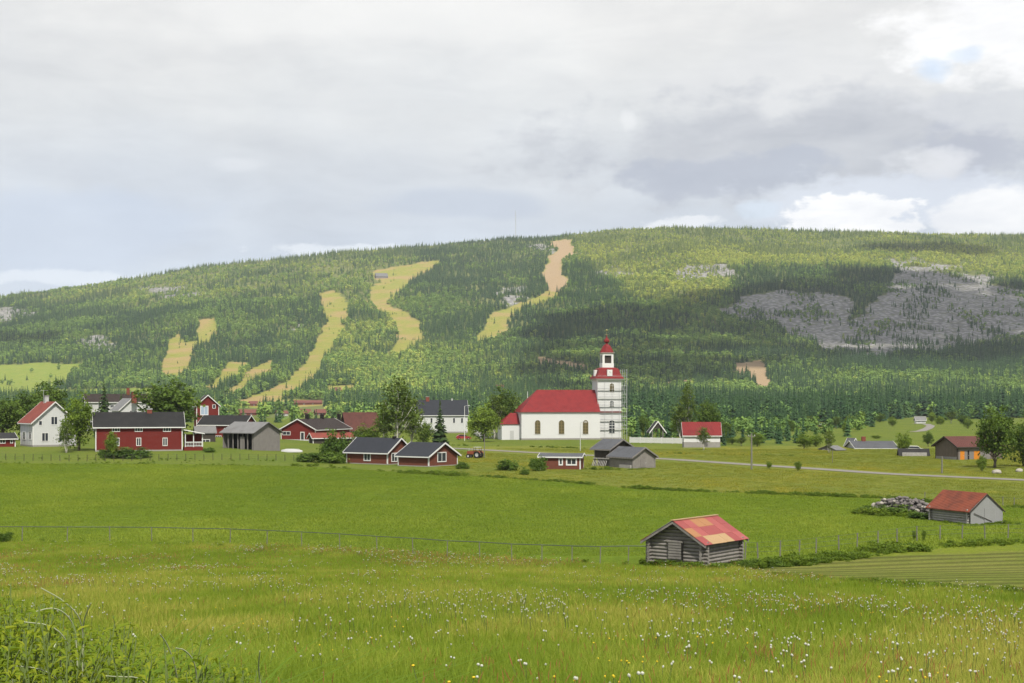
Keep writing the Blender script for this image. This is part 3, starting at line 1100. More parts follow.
plant_forest()


# ------------------------------------------------------------------ unseen clouds added to shade the mountain
def shade_cloud(poly, alt, seed, name='cloud'):
    """unseen mesh high above, added and shaped to shade the given part of the slope"""
    r = np.random.default_rng(seed)
    pts = []
    x0, x1 = min(p[0] for p in poly), max(p[0] for p in poly)
    y0, y1 = min(p[1] for p in poly), max(p[1] for p in poly)
    V, Fs = [], []
    bm0 = bmesh.new()
    bmesh.ops.create_icosphere(bm0, subdivisions=3, radius=1)
    base = np.array([v.co[:] for v in bm0.verts])
    fac = np.array([[v.index for v in f.verts] for f in bm0.faces])
    bm0.free()
    n = 0
    for gx in np.arange(x0, x1, 26):
        for gy in np.arange(y0, y1, 9):
            px, py = gx + r.uniform(-9, 9), gy + r.uniform(-3, 3)
            if not inpoly(np.array([px]), np.array([py]), poly)[0]:
                continue
            p = hit(px, py, 905)
            t = (alt - p[2]) / SUN_DIR.z
            c = p + np.array(SUN_DIR) * t
            rad = r.uniform(55, 120) * p[1] / 2600
            b = base * (1 + 0.35 * (fbm(base[:, 0] * 1.5 + n, base[:, 1] * 1.5 + base[:, 2] * 2.1 + n * 3, 3) - 0.5))[:, None]
            V.append(b * np.array([rad, rad, rad * 0.55]) + c + np.array([0, 0, r.uniform(0, 40)]))
            Fs.append(fac + n * len(base))
            n += 1
    m = bpy.data.materials.get('cloud_white')
    if not m:
        m, t, b = new_mat('cloud_white')
        b.inputs['Base Color'].default_value = (0.85, 0.86, 0.88, 1)
        b.inputs['Roughness'].default_value = 1
        tr = t.node('ShaderNodeBsdfTransparent')
        mx = t.node('ShaderNodeMixShader')
        mx.inputs[0].default_value = 0.028
        t.l.new(tr.outputs[0], mx.inputs[1])
        t.l.new(b.outputs[0], mx.inputs[2])
        t.l.new(mx.outputs[0], t.n['Material Output'].inputs[0])
    return tag(np_mesh(name, np.concatenate(V), np.concatenate(Fs), m, smoothed=True), kind='structure')


shade_cloud([(560, 318), (640, 305), (740, 290), (850, 272), (960, 278), (1060, 292), (1060, 362), (900, 366), (760, 372), (640, 408), (560, 405), (500, 385), (520, 345)], 1300, 3)
shade_cloud([(-80, 322), (40, 322), (60, 340), (40, 356), (-80, 358)], 1250, 4)
shade_cloud([(870, 244), (1060, 246), (1060, 254), (880, 253)], 1400, 6)

# ------------------------------------------------------------------ trees one can tell apart
M['leaf_broad'] = leafmat('broad_leaves', (0.034, 0.066, 0.013), (0.085, 0.140, 0.022), third=(0.150, 0.205, 0.032), trans=0.3)
M['leaf_light'] = leafmat('light_leaves', (0.062, 0.108, 0.014), (0.125, 0.190, 0.024), third=(0.190, 0.255, 0.036), trans=0.3)
M['leaf_birch'] = leafmat('birch_leaves', (0.048, 0.080, 0.016), (0.100, 0.148, 0.026), third=(0.160, 0.205, 0.040), trans=0.3)
M['needles'] = leafmat('spruce_needles', (0.016, 0.034, 0.014), (0.038, 0.068, 0.020), third=(0.075, 0.112, 0.030), trans=0.1)
M['leaf_bush'] = leafmat('bush_leaves', (0.034, 0.070, 0.013), (0.080, 0.138, 0.020), third=(0.145, 0.200, 0.030), trans=0.25)
TREES = {}


def limb_mesh(r, h, z0, r0, cs, nl, bark, name, stems=1, lean=0.06):
    mb = MB()
    for k in range(stems):
        a = 6.28 * k / stems + r.uniform(0, 1)
        sp = (0.0 if stems == 1 else 0.035 * h)
        pts, rad = [], []
        for i in range(8):
            f = i / 7
            pts.append((math.cos(a) * sp * (0.35 + f * 2) + lean * h * f * f * math.cos(a + 1) + 0.012 * h * r.normal() * (i > 0), math.sin(a) * sp * (0.35 + f * 2) + 0.012 * h * r.normal() * (i > 0), -0.3 + f * h * 0.9))
            rad.append(r0 * (1.25 if i == 0 else 1) * (1 - 0.88 * f) / stems ** 0.4)
        mb.tube(pts, rad, 7)
        for c in cs[r.permutation(len(cs))[:nl // stems]]:
            f = np.clip((c[2] / h - 0.12) * r.uniform(0.55, 0.85), 0.12, 0.85)
            q = f * 7
            i = int(q)
            p0 = Vector(pts[i]).lerp(Vector(pts[min(i + 1, 7)]), q - i)
            p2 = Vector(c)
            p1 = p0.lerp(p2, 0.5) + Vector((0, 0, -0.03 * h))
            rr = rad[i] * 0.45
            mb.tube([p0, p1, p2], [rr, rr * 0.6, rr * 0.15], 5)
    return mb


def make_tree(kind, v):
    r = np.random.default_rng(hash((len(kind), kind[0] > 'b', kind[-1] > 'm', v)) % 9999 + 40 * v)
    h = 10.0
    if kind == 'broad':
        V, Fq, val, cs = crown_geo(r, h, 4.0, 1.5, 95, 46, 0.26, sig=0.10, lump=0.35)
        mats = (M['leaf_broad'], M['bark'])
        tr = limb_mesh(r, h, 2, 0.28, cs, 22, None, 'trunk')
    elif kind == 'light':
        V, Fq, val, cs = crown_geo(r, h, 4.3, 0.9, 90, 46, 0.26, sig=0.10, lump=0.3)
        mats = (M['leaf_light'], M['bark'])
        tr = limb_mesh(r, h, 1, 0.22, cs, 18, None, 'trunk', 2)
    elif kind == 'birch':
        V, Fq, val, cs = crown_geo(r, h, 2.7, 2.4, 66, 32, 0.19, sig=0.10, lump=0.5, cone=0.35)
        mats = (M['leaf_birch'], M['birchbark'])
        tr = limb_mesh(r, h, 2.5, 0.17, cs, 22, None, 'trunk', 1 + v % 2)
    elif kind == 'spruce':
        V, Fq, val = spruce_geo(r, h, 1.9, 28, 13, 2, 0.05, 0.3)
        cs = np.zeros((0, 3))
        mats = (M['needles'], M['bark'])
        tr = MB().tube([(0, 0, -0.3), (0, 0, 5), (0, 0, 9.6)], [0.2, 0.12, 0.02], 7)
    elif kind == 'bush':
        V, Fq, val, cs = crown_geo(r, h, 7.5, -1.5, 70, 46, 0.55, sig=0.10, lump=0.4)
        V[:, 2] = np.maximum(V[:, 2], -0.3)
        mats = (M['leaf_bush'], M['bark'])
        tr = limb_mesh(r, h, 0, 0.25, cs, 14, None, 'stem', 3)
    crown = np_mesh('foliage' if kind == 'bush' else 'crown', V, Fq, mats[0], fattrs={'v': val})
    trunk = tr.build('stem' if kind == 'bush' else 'trunk', mats[1], smoothed=True)
    return [crown, trunk], (V[:, 2].max(), (V[:, 0].max() - V[:, 0].min()) / 2)


KINDNAME = {'broad': 'deciduous_tree', 'light': 'deciduous_tree', 'birch': 'birch_tree', 'spruce': 'spruce_tree', 'bush': 'bush'}


def tree(kind, px, ytop, wpx, D, label, group=None, v=0, ybase=None, name=None):
    """tree standing at depth D under pixel column px, its top at ytop, crown wpx wide"""
    p = hit(px, ybase, 4) if ybase else on(px, D)
    D = p[1]
    key = (kind, v)
    root = empty(name or KINDNAME[kind], p, label, 'bush' if kind == 'bush' else 'tree', group)
    if key not in TREES:
        kids, dims = make_tree(kind, v)
        TREES[key] = (kids, dims)
        for o in kids:
            o.parent = root
    else:
        kids, dims = TREES[key]
        for o in kids:
            c = o.copy()
            COL.objects.link(c)
            c.parent = root
    hz = zat(ytop, D) - p[2]
    root.scale = (1.22 * wpx * D / F / 2 / dims[1],) * 2 + (hz / dims[0],)
    root.rotation_euler = (0, 0, random.uniform(0, 6.28))
    return root


# ------------------------------------------------------------------ houses
class House:
    """gabled building: near corner at a pixel, gable wall to one side, long wall to the other"""
    def __init__(s, name, label, cat, c, g, phi, xg, xl, ye, ya, wall, roof, trim=None, D=None, over=0.45, group=None, thick=0.14, corner_boards=True, barge=0.24, wallname='wall', base=None, W=None, L=None, gover=None, solidwall=True, roof2=None):
        p = on(c[0], D) if D else hit(*c)
        D = p[1]
        ph = R(phi)
        if g == 'L':
            eg, el = (-math.cos(ph), math.sin(ph)), (math.sin(ph), math.cos(ph))
        else:
            eg, el = (math.cos(ph), math.sin(ph)), (-math.sin(ph), math.cos(ph))
        al = -math.atan((c[0] - 512) / F)
        rot_ = lambda e: (e[0] * math.cos(al) - e[1] * math.sin(al), e[0] * math.sin(al) + e[1] * math.cos(al))
        eg, el = rot_(eg), rot_(el)
        ext = lambda e, x: ((x - 512) / F * p[1] - p[0]) / (e[0] - (x - 512) / F * e[1])
        s.W = W or ext(eg, xg)
        s.L = L or ext(el, xl)
        s.p, s.eg, s.el = p, eg, el
        s.h = zat(ye, D) - p[2]
        Da = D + s.W / 2 * eg[1]
        s.r = zat(ya, Da) - p[2] - s.h
        s.fr = Fr(eg, el)
        s.root = empty(name, p, label, cat, group)
        W_, L_, h, r = s.W, s.L, s.h, s.r
        s.k = r / (W_ / 2)
        if solidwall:
            s.wall = MB().prism(s.fr, [(0, -0.5), (W_, -0.5), (W_, h), (W_ / 2, h + r), (0, h)], 0, L_).build(wallname, wall, s.root)
        og = over if gover is None else gover
        mb = MB()
        k = s.k
        for sgn in (0, 1):
            q = lambda a: a if not sgn else W_ - a
            poly = [(q(-over), h - over * k + .02), (q(W_ / 2), h + r + .02), (q(W_ / 2), h + r + .02 + thick * math.sqrt(1 + k * k)), (q(-over), h - over * k + .02 + thick * math.sqrt(1 + k * k))]
            mb.prism(s.fr, poly, -og, L_ + og)
        s.roof = mb.build('roof', roof, s.root)
        s.over, s.og, s.thick = over, og, thick
        if trim:
            for b0 in (-og - 0.05, L_ + og + 0.003):
                bb = MB()
                for sgn in (0, 1):
                    q = lambda a: a if not sgn else W_ - a
                    lo = thick + 0.05 - barge
                    bb.prism(s.fr, [(q(-over - .02), h - over * k + lo), (q(W_ / 2), h + r + lo), (q(W_ / 2), h + r + thick * 1.25 + .06), (q(-over - .02), h - over * k + thick * 1.25 + .06)], b0, b0 + 0.047)
                bb.build('bargeboard', trim, s.root)
            MB().box(s.fr, -over - 0.035, -over - 0.003, -og, L_ + og, h - over * k - 0.05, h - over * k + thick * 1.1).build('eaves_board', trim, s.root)
            if corner_boards:
                t = 0.16
                for (a, b) in ((0, 0), (W_, 0), (0, L_)):
                    a0, a1 = (-0.03, t) if a == 0 else (W_ - t, W_ + 0.03)
                    b0, b1 = (-0.03, t) if b == 0 else (L_ - t, L_ + 0.03)
                    MB().box(s.fr, a0, a1, b0, b1, -0.3, h - 0.03).build('corner_board', trim, s.root)
        if base:
            MB().box(s.fr, -0.05, W_ + 0.05, -0.05, L_ + 0.05, -0.6, base[1]).build('foundation', base[0], s.root)

    def at(s, wall, px, py):
        """position along a wall and height seen through a pixel"""
        u = (px - 512) / F
        e, o = (s.eg, s.p) if wall == 'g' else (s.el, s.p)
        a = (u * o[1] - o[0]) / (e[0] - u * e[1])
        return a, zat(py, o[1] + a * e[1]) - s.p[2]

    def wbox(s, mb, wall, a0, a1, z0, z1, d0, d1, m=0):
        if wall == 'g':
            return mb.box(s.fr, a0, a1, -d1, -d0, z0, z1, m)
        return mb.box(s.fr, -d1, -d0, a0, a1, z0, z1, m)

    def window(s, wall, cx, cy, wpx, hpx, frame=None, glass=None, mull=1, rail=0, name='window', fw=0.12, panename='pane'):
        frame = frame or M['white']
        a0, z1 = s.at(wall, cx - wpx / 2, cy - hpx / 2)
        a1, z0 = s.at(wall, cx + wpx / 2, cy + hpx / 2)
        if a0 > a1:
            a0, a1 = a1, a0
        if z0 > z1:
            z0, z1 = z1, z0
        mb = MB()
        s.wbox(mb, wall, a0, a1, z0, z0 + fw, -0.02, 0.07)
        s.wbox(mb, wall, a0, a1, z1 - fw, z1, -0.02, 0.07)
        s.wbox(mb, wall, a0, a0 + fw, z0 + fw, z1 - fw, -0.02, 0.07)
        s.wbox(mb, wall, a1 - fw, a1, z0 + fw, z1 - fw, -0.02, 0.07)
        for i in range(mull):
            c = a0 + (a1 - a0) * (i + 1) / (mull + 1)
            s.wbox(mb, wall, c - 0.05, c + 0.05, z0 + fw, z1 - fw, -0.02, 0.06)
        for i in range(rail):
            c = z0 + (z1 - z0) * (i + 1) / (rail + 1)
            s.wbox(mb, wall, a0 + fw, a1 - fw, c - 0.035, c + 0.035, -0.02, 0.055)
        w = mb.build(name, frame, s.root)
        s.wbox(MB(), wall, a0 + fw * .5, a1 - fw * .5, z0 + fw * .5, z1 - fw * .5, 0.0, 0.03).build(panename, glass or M['glass'], w)
        return w

    def door(s, wall, cx, cy, wpx, hpx, mat, frame=None, name='door'):
        a0, z1 = s.at(wall, cx - wpx / 2, cy - hpx / 2)
        a1, z0 = s.at(wall, cx + wpx / 2, cy + hpx / 2)
        if a0 > a1:
            a0, a1 = a1, a0
        d = s.wbox(MB(), wall, a0, a1, z0, z1, -0.02, 0.05).build(name, mat, s.root)
        if frame:
            mb = MB()
            for q in ((a0 - .12, a0, z0, z1 + .12), (a1, a1 + .12, z0, z1 + .12), (a0, a1, z1, z1 + .12)):
                s.wbox(mb, wall, *q, -0.02, 0.08)
            mb.build('door_frame', frame, d)
        s.wbox(MB(), wall, a1 - .22, a1 - .12, (z0 + z1) / 2 - .05, (z0 + z1) / 2 + .03, 0.05, 0.1).build('handle', M['metal'], d)
        return d

    def chimney(s, px, ytop, w=0.6, mat=None, cap=None, side=0.0):
        e, o = s.el, s.p
        c0 = Vector((s.p[0] + s.eg[0] * s.W * (.5 + side), s.p[1] + s.eg[1] * s.W * (.5 + side)))
        u = (px - 512) / F
        b = (u * c0[1] - c0[0]) / (e[0] - u * e[1])
        z1 = zat(ytop, c0[1] + b * e[1]) - s.p[2]
        a = s.W * (.5 + side)
        ch = MB().box(s.fr, a - w / 2, a + w / 2, b - w / 2, b + w / 2, s.h + s.r * .6, z1).build('chimney', mat or M['brick'], s.roof)
        if cap:
            MB().box(s.fr, a - w / 2 - .08, a + w / 2 + .08, b - w / 2 - .08, b + w / 2 + .08, z1 + .002, z1 + .18).build('chimney_cap', cap, ch)
        return ch


# --- white two-storey house on the left
h = House('white_house', 'white two-storey wooden house with salmon tiled roof behind a birch', 'house', (32.8, 447), 'R', 18, 76, 20.5, 422, 402.5, M['white_board'], M['roof_pink'], M['white'], base=(M['stone'], 0.35), over=0.5)
h.window('g', 40.4, 423, 4, 5.0, mull=0)
h.window('g', 54.2, 420.6, 7, 8.5)
h.window('g', 45, 437, 7, 8.8)
h.window('g', 62, 437, 7, 8.8)
h.window('l', 24.2, 435.5, 3.0, 8.5, mull=1)
h.window('l', 30.2, 435.5, 2.6, 8.5, mull=1)
h.chimney(46.5, 396.3, 0.75, M['greywhite'], M['stone'])
c = h.root
mb = MB()
mb.tube([h.fr(h.W * .45, h.L * .7, h.h + h.r * .6), h.fr(h.W * .45, h.L * .7, h.h + h.r + 2.6)], 0.035, 5)
for k in range(5):
    mb.tube([h.fr(h.W * .45 - .8 + .1 * k, h.L * .7 - .6 + .4 * k, h.h + h.r + 2.5), h.fr(h.W * .45 + .8 - .1 * k, h.L * .7 - .6 + .4 * k, h.h + h.r + 2.5)], 0.02, 4)
mb.build('antenna', M['metal'], h.root)

# --- small red hut at the left edge
h = House('red_hut', 'small red hut with dark roof left of the white salmon-roofed house', 'hut', (-8, 447), 'L', 82, -14, 15.5, 439, 433.5, M['red'], M['roof_black'], M['white'])
h.window('l', 2.5, 441.5, 6, 4)
h.window('l', 11.5, 441.5, 3, 3.5, mull=0)

# --- white house and grey house behind the red one
h = House('white_house', 'white gable house with brick chimney behind the long red house', 'house', (120, 430), 'R', 14, 143, 112, 409.5, 399, M['white_board'], M['roof_grey'], M['white'], D=370)
h.window('g', 131, 412.2, 3.2, 4.0)
h.window('g', 135.5, 412.2, 3.2, 4.0)
h.chimney(134, 392, 1.1, M['brick'], M['stone'])
h = House('grey_roofed_house', 'grey roofed house half hidden by trees behind the white gable house', 'house', (86, 440), 'L', 84, 84, 152, 401.5, 394.5, M['greywhite'], M['roof_dkbrown'], M['white'], D=440)
h.chimney(128, 388, 0.9, M['brick'])
h.window('l', 100, 406, 4, 4)
h.window('l', 112, 406, 4, 4)

# --- long red house
h = House('red_house', 'long dark red wooden house with black roof and porch at its right end', 'house', (95.5, 452), 'L', 89.5, 93, 182.5, 426.5, 413, M['red'], M['roof_black'], M['white'], W=8.4, base=(M['stone'], 0.3), over=0.5)
h.window('l', 116, 429.5, 8, 4.6, mull=2)
h.window('l', 138.7, 429.3, 8, 4.8, mull=2)
h.window('l', 167, 429.3, 8, 4.8, mull=2)
h.window('l', 138.7, 441.8, 5, 8.2, mull=1)
h.window('l', 117, 441.8, 5, 8.2, mull=1)
h.window('l', 165, 441.8, 5, 8.2, mull=1)
h.chimney(149.5, 409.5, 0.95, M['brick'], M['greywhite'])
# its open porch
A0, _z = h.at('l', 184, 440)
A1, _z = h.at('l', 203, 440)
f_ = h.fr
MB().box(f_, -0.2, 3.0, A0, A1, -0.4, 0.75).build('porch_floor', M['red'], h.root)
pr = MB().prism(f_, [(A0 - .1, 4.05), (A1 + .3, 3.25), (A1 + .3, 3.4), (A0 - .1, 4.2)], -0.7, 3.3, axis='a').build('porch_roof', M['white'], h.root)
for b in (A0 + .25, (A0 + A1) / 2, A1 - .1):
    MB().box(f_, -0.1, 0.05, b - .08, b + .08, 0.75, 3.45).build('porch_post', M['white'], h.root)
mb = MB()
mb.box(f_, -0.13, -0.102, A0 + .2, A1, 1.62, 1.78)
mb.box(f_, -0.13, -0.102, A0 + .2, A1, 0.9, 1.02)
for b in np.arange(A0 + .3, A1, 0.3):
    mb.box(f_, -0.1, -0.07, b - .03, b + .03, 1.02, 1.62)
mb.build('railing', M['white'], h.root)
MB().box(f_, 2.2, 2.3, A0 + .1, A1 - .1, 0.76, 3.2).build('porch_wall', M['red'], h.root)

# --- dark little shed beside it
h = House('grey_shed', 'small dark shed with grey roof and white window right of the porch', 'shed', (196, 446), 'L', 80, 194, 215.5, 432.5, 427, M['dark_wood'], M['roof_grey'], D=325, over=0.3)
h.window('l', 205.5, 442, 9, 5.5, mull=1)

# --- tall red house seen gable on
h = House('red_house', 'tall red gable house with light blue door above the dark roofs', 'house', (196.5, 440), 'R', 8, 219, 194, 405.5, 395.5, M['red'], M['roof_dkbrown'], M['white'], D=400)
h.window('g', 204.3, 410.5, 8.2, 9.5, glass=M['curtain'], mull=1, fw=.22)
h.window('g', 214, 406.5, 3.2, 4, mull=0)
MB().box(h.fr, h.W, h.W + 1.4, 0.3, 2.4, h.h - 3.1, h.h - 2.9).build('balcony', M['dark_wood'], h.root)

# --- long dark roofed house behind the grey barn
h = House('long_house', 'long red house under a black roof with white gable boards behind the grey barn', 'house', (244, 444), 'R', 62, 255.5, 199, 424.5, 416, M['red'], M['roof_black'], M['white'], D=365)
h.window('l', 226, 430, 4, 4)
h.window('l', 218.5, 438, 6, 5, mull=2)

# --- grey weathered barn, open on its long side
h = House('grey_barn', 'weathered grey board barn with pale sheet roof and open front', 'barn', (253.6, 450.5), 'R', 44, 280, 222.8, 432.5, 422.8, M['grey_wood'], M['roof_grey'], None, over=0.55, solidwall=False)
f_, W_, L_, hh, rr = h.fr, h.W, h.L, h.h, h.r
MB().prism(f_, [(0, -.5), (W_, -.5), (W_, hh), (W_ / 2, hh + rr), (0, hh)], 0, 0.15).build('gable_wall', M['grey_wood'], h.root)
MB().prism(f_, [(0, -.5), (W_, -.5), (W_, hh), (W_ / 2, hh + rr), (0, hh)], L_ - .15, L_).build('gable_wall', M['grey_wood'], h.root)
MB().box(f_, W_ - .15, W_, .15, L_ - .15, -.5, hh).build('rear_wall', M['dark_wood'], h.root)
MB().box(f_, 2.6, 2.75, .15, L_ - .15, -.5, hh).build('dark_backing', M['dark'], h.root)  # near-black sheet, paints the darkness inside the open front
for b in np.linspace(0.4, L_ - .1, 7):
    MB().box(f_, 0.02, 0.2, b - .1, b + .1, -.4, hh - .02).build('post', M['grey_wood'], h.root)
MB().box(f_, 0.0, 0.14, L_ * .30, L_ * .44, -.4, hh * .75).build('front_boards', M['grey_wood'], h.root)

# --- little pale boat turned over beside it
def boat(px, py, L, rot, label):
    p = hit(px, py)
    root = empty('rowing_boat', p, label, 'boat')
    V, Fq, n = [], [], 9
    for i in range(13):
        x = (i / 12 - .5) * L
        w = 0.75 * (1 - abs(i / 12 - .45) ** 2.4 * 4.2)
        w = max(w, .04)
        for k in range(n):
            a = math.pi * k / (n - 1)
            V.append((x, w * math.cos(a), 0.05 + 0.62 * math.sin(a) ** .8 * (0.55 + .45 * w / .75)))
    Fq = [(i * n + k, i * n + k + 1, (i + 1) * n + k + 1, (i + 1) * n + k) for i in range(12) for k in range(n - 1)]
    MB().add(V, Fq).build('hull', M['greywhite'], root, True)
    MB().tube([(x, 0, z) for x, z in ((-L * .48, .25), (-L * .3, .66), (0, .7), (L * .3, .66), (L * .48, .3))], .04, 5).build('keel', M['white'], root)
    root.rotation_euler = (0, 0, rot)
    return root


boat(292, 452.5, 4.4, R(-8), 'small pale boat lying upside down on grass by the grey barn')

# --- red gable house with dark roof behind
h = House('red_house', 'low red gable house with long black roof and pale foundation', 'house', (315.5, 443), 'L', 27, 281, 350, 429.5, 419.5, M['red'], M['roof_dkbrown'], M['white'], base=(M['greywhite'], 0.45), over=0.5, D=372)
h.window('g', 286.5, 433.2, 8, 4, mull=1)
h.window('g', 302.5, 436.8, 4.2, 10, mull=0, fw=.2)
for x in (307, 322, 339):
    h.chimney(x, 414.5, 0.8, M['dark'], M['dark_wood'])
h = House('brown_roofed_house', 'long house with brown tiled roof left of the tall birch', 'house', (347, 440), 'L', 66, 341, 379, 428.5, 413.5, M['dark_wood'], M['roof_brown'], M['roof_dkbrown'], D=398)
h.window('l', 360, 432, 5, 4)
h = House('garden_shed', 'low shed with flat salmon roof beside the low red gable house', 'shed', (313, 447), 'L', 70, 309, 353, 437.5, 433.5, M['dark_wood'], M['roof_pink'], M['white'], D=352)

# --- pair of brick red cottages
def brick_pair():
    for (c, xg, xl, ye, ya, wins, chim, lab) in (
        ((387.5, 465), 411.5, 346.5, 452.3, 439.0, [('l', 367.3, 456.8, 7, 8.6), ('g', 394.3, 457.3, 6.2, 8.8)], (394.5, 436.2), 'brick red cottage with slate roof and white gable boards, left of an attached lower one'),
        ((428.7, 467), 457.5, 398, 456.2, 443.6, [('g', 441.7, 457, 9, 9.6)], None, 'lower brick red cottage with slate roof whose white window faces right'),
    ):
        h = House('brick_cottage', lab, 'cottage', c, 'R', 50, xg, xl, ye, ya, M['brickred'], M['roof_slate'], M['white'], over=0.45, group='brick red cottages side by side', base=(M['stone'], 0.15))
        for w in wins:
            h.window(*w, mull=1, fw=.16)
        if chim:
            h.chimney(chim[0], chim[1], 0.55, M['dark'])


brick_pair()

# --- brick red cabin with low roof
h = House('red_cabin', 'small brick red cabin with low grey roof beside a dark bush', 'cabin', (580.5, 469.7), 'R', 84, 583, 540, 457.3, 454.2, M['brickred'], M['roof_old'], M['white'], over=0.35, W=5)
h.window('l', 560.8, 461.6, 4.4, 7.6, mull=0, fw=.2)
h.window('l', 571.5, 461.6, 11, 7.8, mull=1, fw=.22)

# --- long white house with blue black roof
h = House('long_white_house', 'long white house with blue-black roof behind the spruce', 'house', (417, 432), 'L', 86, 415, 467.5, 414.5, 400.5, M['white_board'], M['roof_slate'], M['white'], D=485, base=(M['stone'], .5))
for x in (421, 431.5, 443, 454, 462):
    h.window('l', x, 420.5, 2.6, 5.4, mull=0)
h.chimney(427.5, 397, 1.2, M['brick'], M['stone'])
h.chimney(452, 398.5, 0.5, M['greywhite'])

# --- white house with red roof right of the church
h = House('white_house', 'white house with bright red roof and stone base right of the church', 'house', (684, 447.5), 'L', 82, 682.5, 720, 433.2, 423.2, M['plaster'], M['roof_red'], M['white'], base=(M['stone'], 1.3), over=0.4)
h.door('l', 706, 443.5, 4, 6.5, M['stone'])
h.window('l', 692, 444.8, 2.6, 2.4, mull=0, frame=M['stone'])
h.window('l', 699, 444.8, 2.6, 2.4, mull=0, frame=M['stone'])

# --- open belfry roof between the church and the trees
def belfry():
    p = on(656.5, 415)
    root = empty('belfry', p, 'small open belfry with white gable boards right of the church', 'belfry')
    f_ = Fr((.98, .17), (-.17, .98))
    for a in (-1.6, 1.6):
        for b in (-1.2, 1.2):
            MB().box(f_, a - .12, a + .12, b - .12, b + .12, -.4, 3.1).build('post', M['grey_wood'], root)
    z0, z1 = zat(433.0, 415) - p[2], zat(421.5, 415) - p[2]
    hw = 9 / F * 415
    mb = MB()
    for sg in (-1, 1):
        mb.prism(f_, [(sg * hw, z0), (0, z1), (0, z1 + .18), (sg * hw, z0 + .18)], -1.6, 1.6)
    mb.build('roof', M['roof_black'], root)
    for b in (-1.66, 1.61):
        mb = MB()
        for sg in (-1, 1):
            mb.prism(f_, [(sg * hw, z0 - .22), (0, z1 - .22), (0, z1 + .25), (sg * hw, z0 + .25)], b, b + .05)
        mb.build('bargeboard', M['white'], root)
    MB().prism(f_, [(-1.7, 3.0), (1.7, 3.0), (0, z1 - .3)], -1.25, 1.25).build('gable_boarding', M['dark_wood'], root)
    MB().lathe(f_, 0, 0, [(.05, 2.9), (.25, 2.8), (.35, 2.3), (.55, 2.0)], 10).build('bell', M['bronze'], root)


belfry()

# --- weathered timber barns
h = House('timber_barn', 'weathered grey timber barn with gable to the right, nearest of the two below the church', 'barn', (632.6, 468.6), 'R', 40, 655.3, 609.5, 457.2, 448.3, M['log'], M['roof_old'], M['grey_wood'], over=0.4, barge=.2)
h.door('g', 643, 463, 6, 8, M['grey_wood'])
MB().box(h.fr, -.4, -.05, .2, h.L * .5, -.3, .55).build('plank_stack', M['log_pale'], h.root)
h = House('timber_barn', 'taller dark timber barn with open lower storey behind the nearer grey barn', 'barn', (610, 467), 'R', 48, 632, 594.5, 448.7, 440.2, M['log'], M['roof_old'], M['grey_wood'], D=243, over=0.55, barge=.2, solidwall=False)
f_, W_, L_, hh, rr = h.fr, h.W, h.L, h.h, h.r
MB().prism(f_, [(0, hh * .42), (W_, hh * .42), (W_, hh), (W_ / 2, hh + rr), (0, hh)], 0, L_).build('upper_wall', M['dark_wood'], h.root)
MB().box(f_, .5, W_ - .2, .3, L_ - .3, -.5, hh * .42 - .004).build('lower_wall', M['log'], h.root)
for b in (0.1, L_ * .5, L_ - .1):
    MB().box(f_, 0.02, .2, b - .09, b + .09, -.4, hh * .42 - .004).build('post', M['log_pale'], h.root)
MB().box(f_, -.35, -.02, 0, L_, hh * .40, hh * .46).build('loft_beam', M['log_pale'], h.root)
mb = MB()
for b in np.linspace(.3, L_ - .3, 9):
    mb.tube([f_(-1.1, b, -.2), f_(0.0, b + .3, hh * .40)], .06, 5)
mb.build('leaning_poles', M['log_pale'], h.root)


# --- log barns
def log_wall(mb, f_, W_, L_, h_, r_, d, rad_m=0, m=0):
    n = int(round(h_ / d))
    d = h_ / n
    k = r_ / (W_ / 2)
    rr = d * .53
    jit = random.Random(3)
    i = 0
    while True:
        z = (i + .5) * d
        if z > h_ + r_ - d * .6:
            break
        inset = 0 if z < h_ else (z - h_) / k
        for b in (0.1, L_ - .1):
            o = .25 if z < h_ else -.05
            mb.tube([f_(inset - o, b, z + jit.uniform(-.01, .01)), f_(W_ / 2, b, z), f_(W_ - inset + o, b, z + jit.uniform(-.01, .01))], rr * jit.uniform(.92, 1.02), 8, m)
        if z < h_:
            for a in (0.1, W_ - .1):
                mb.tube([f_(a, -.25, z - d * .5 + d * .5), f_(a, L_ / 2, z), f_(a, L_ + .25, z)], rr * jit.uniform(.92, 1.02), 8, m)
        i += 1
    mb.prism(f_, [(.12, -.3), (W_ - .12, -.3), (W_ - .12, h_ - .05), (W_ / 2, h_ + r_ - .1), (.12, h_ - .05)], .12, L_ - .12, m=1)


h = House('hay_barn', 'grey log hay barn in the meadow, its red sheet roof patched with yellow', 'barn', (704, 567.5), 'L', 31, 649, 740.5, 542.2, 521.5, M['log'], M['roof_red'], None, over=0.36, gover=0.45, solidwall=False, thick=.07)
f_, W_, L_, hh, rr = h.fr, h.W, h.L, h.h, h.r
mb = MB()
log_wall(mb, f_, W_, L_, hh, rr, .215)
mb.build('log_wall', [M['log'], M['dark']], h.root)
bpy.data.objects.remove(h.roof)
M['tin_red'] = paint('red_tin_sheet', (0.25, 0.058, 0.058), 0.55, 0.12, 1.5, dirt=.15)
M['tin_red2'] = paint('faded_red_tin_sheet', (0.29, 0.075, 0.072), 0.55, 0.12, 1.5, dirt=.15)
M['tin_yellow'] = paint('yellow_tin_sheet', (0.30, 0.145, 0.066), 0.55, 0.1, 1.5)
M['tin_cream'] = paint('cream_tin_sheet', (0.34, 0.225, 0.12), 0.55, 0.1, 1.5)
M['tin_grey'] = paint('grey_tin_sheet', (0.26, 0.25, 0.25), 0.5, 0.1, 1.5)
mats = [M['tin_red'], M['tin_red2'], M['tin_yellow'], M['tin_cream'], M['tin_grey']]
mb = MB()
ov, og, k = .36, .45, h.k
nb, na = 6, 3
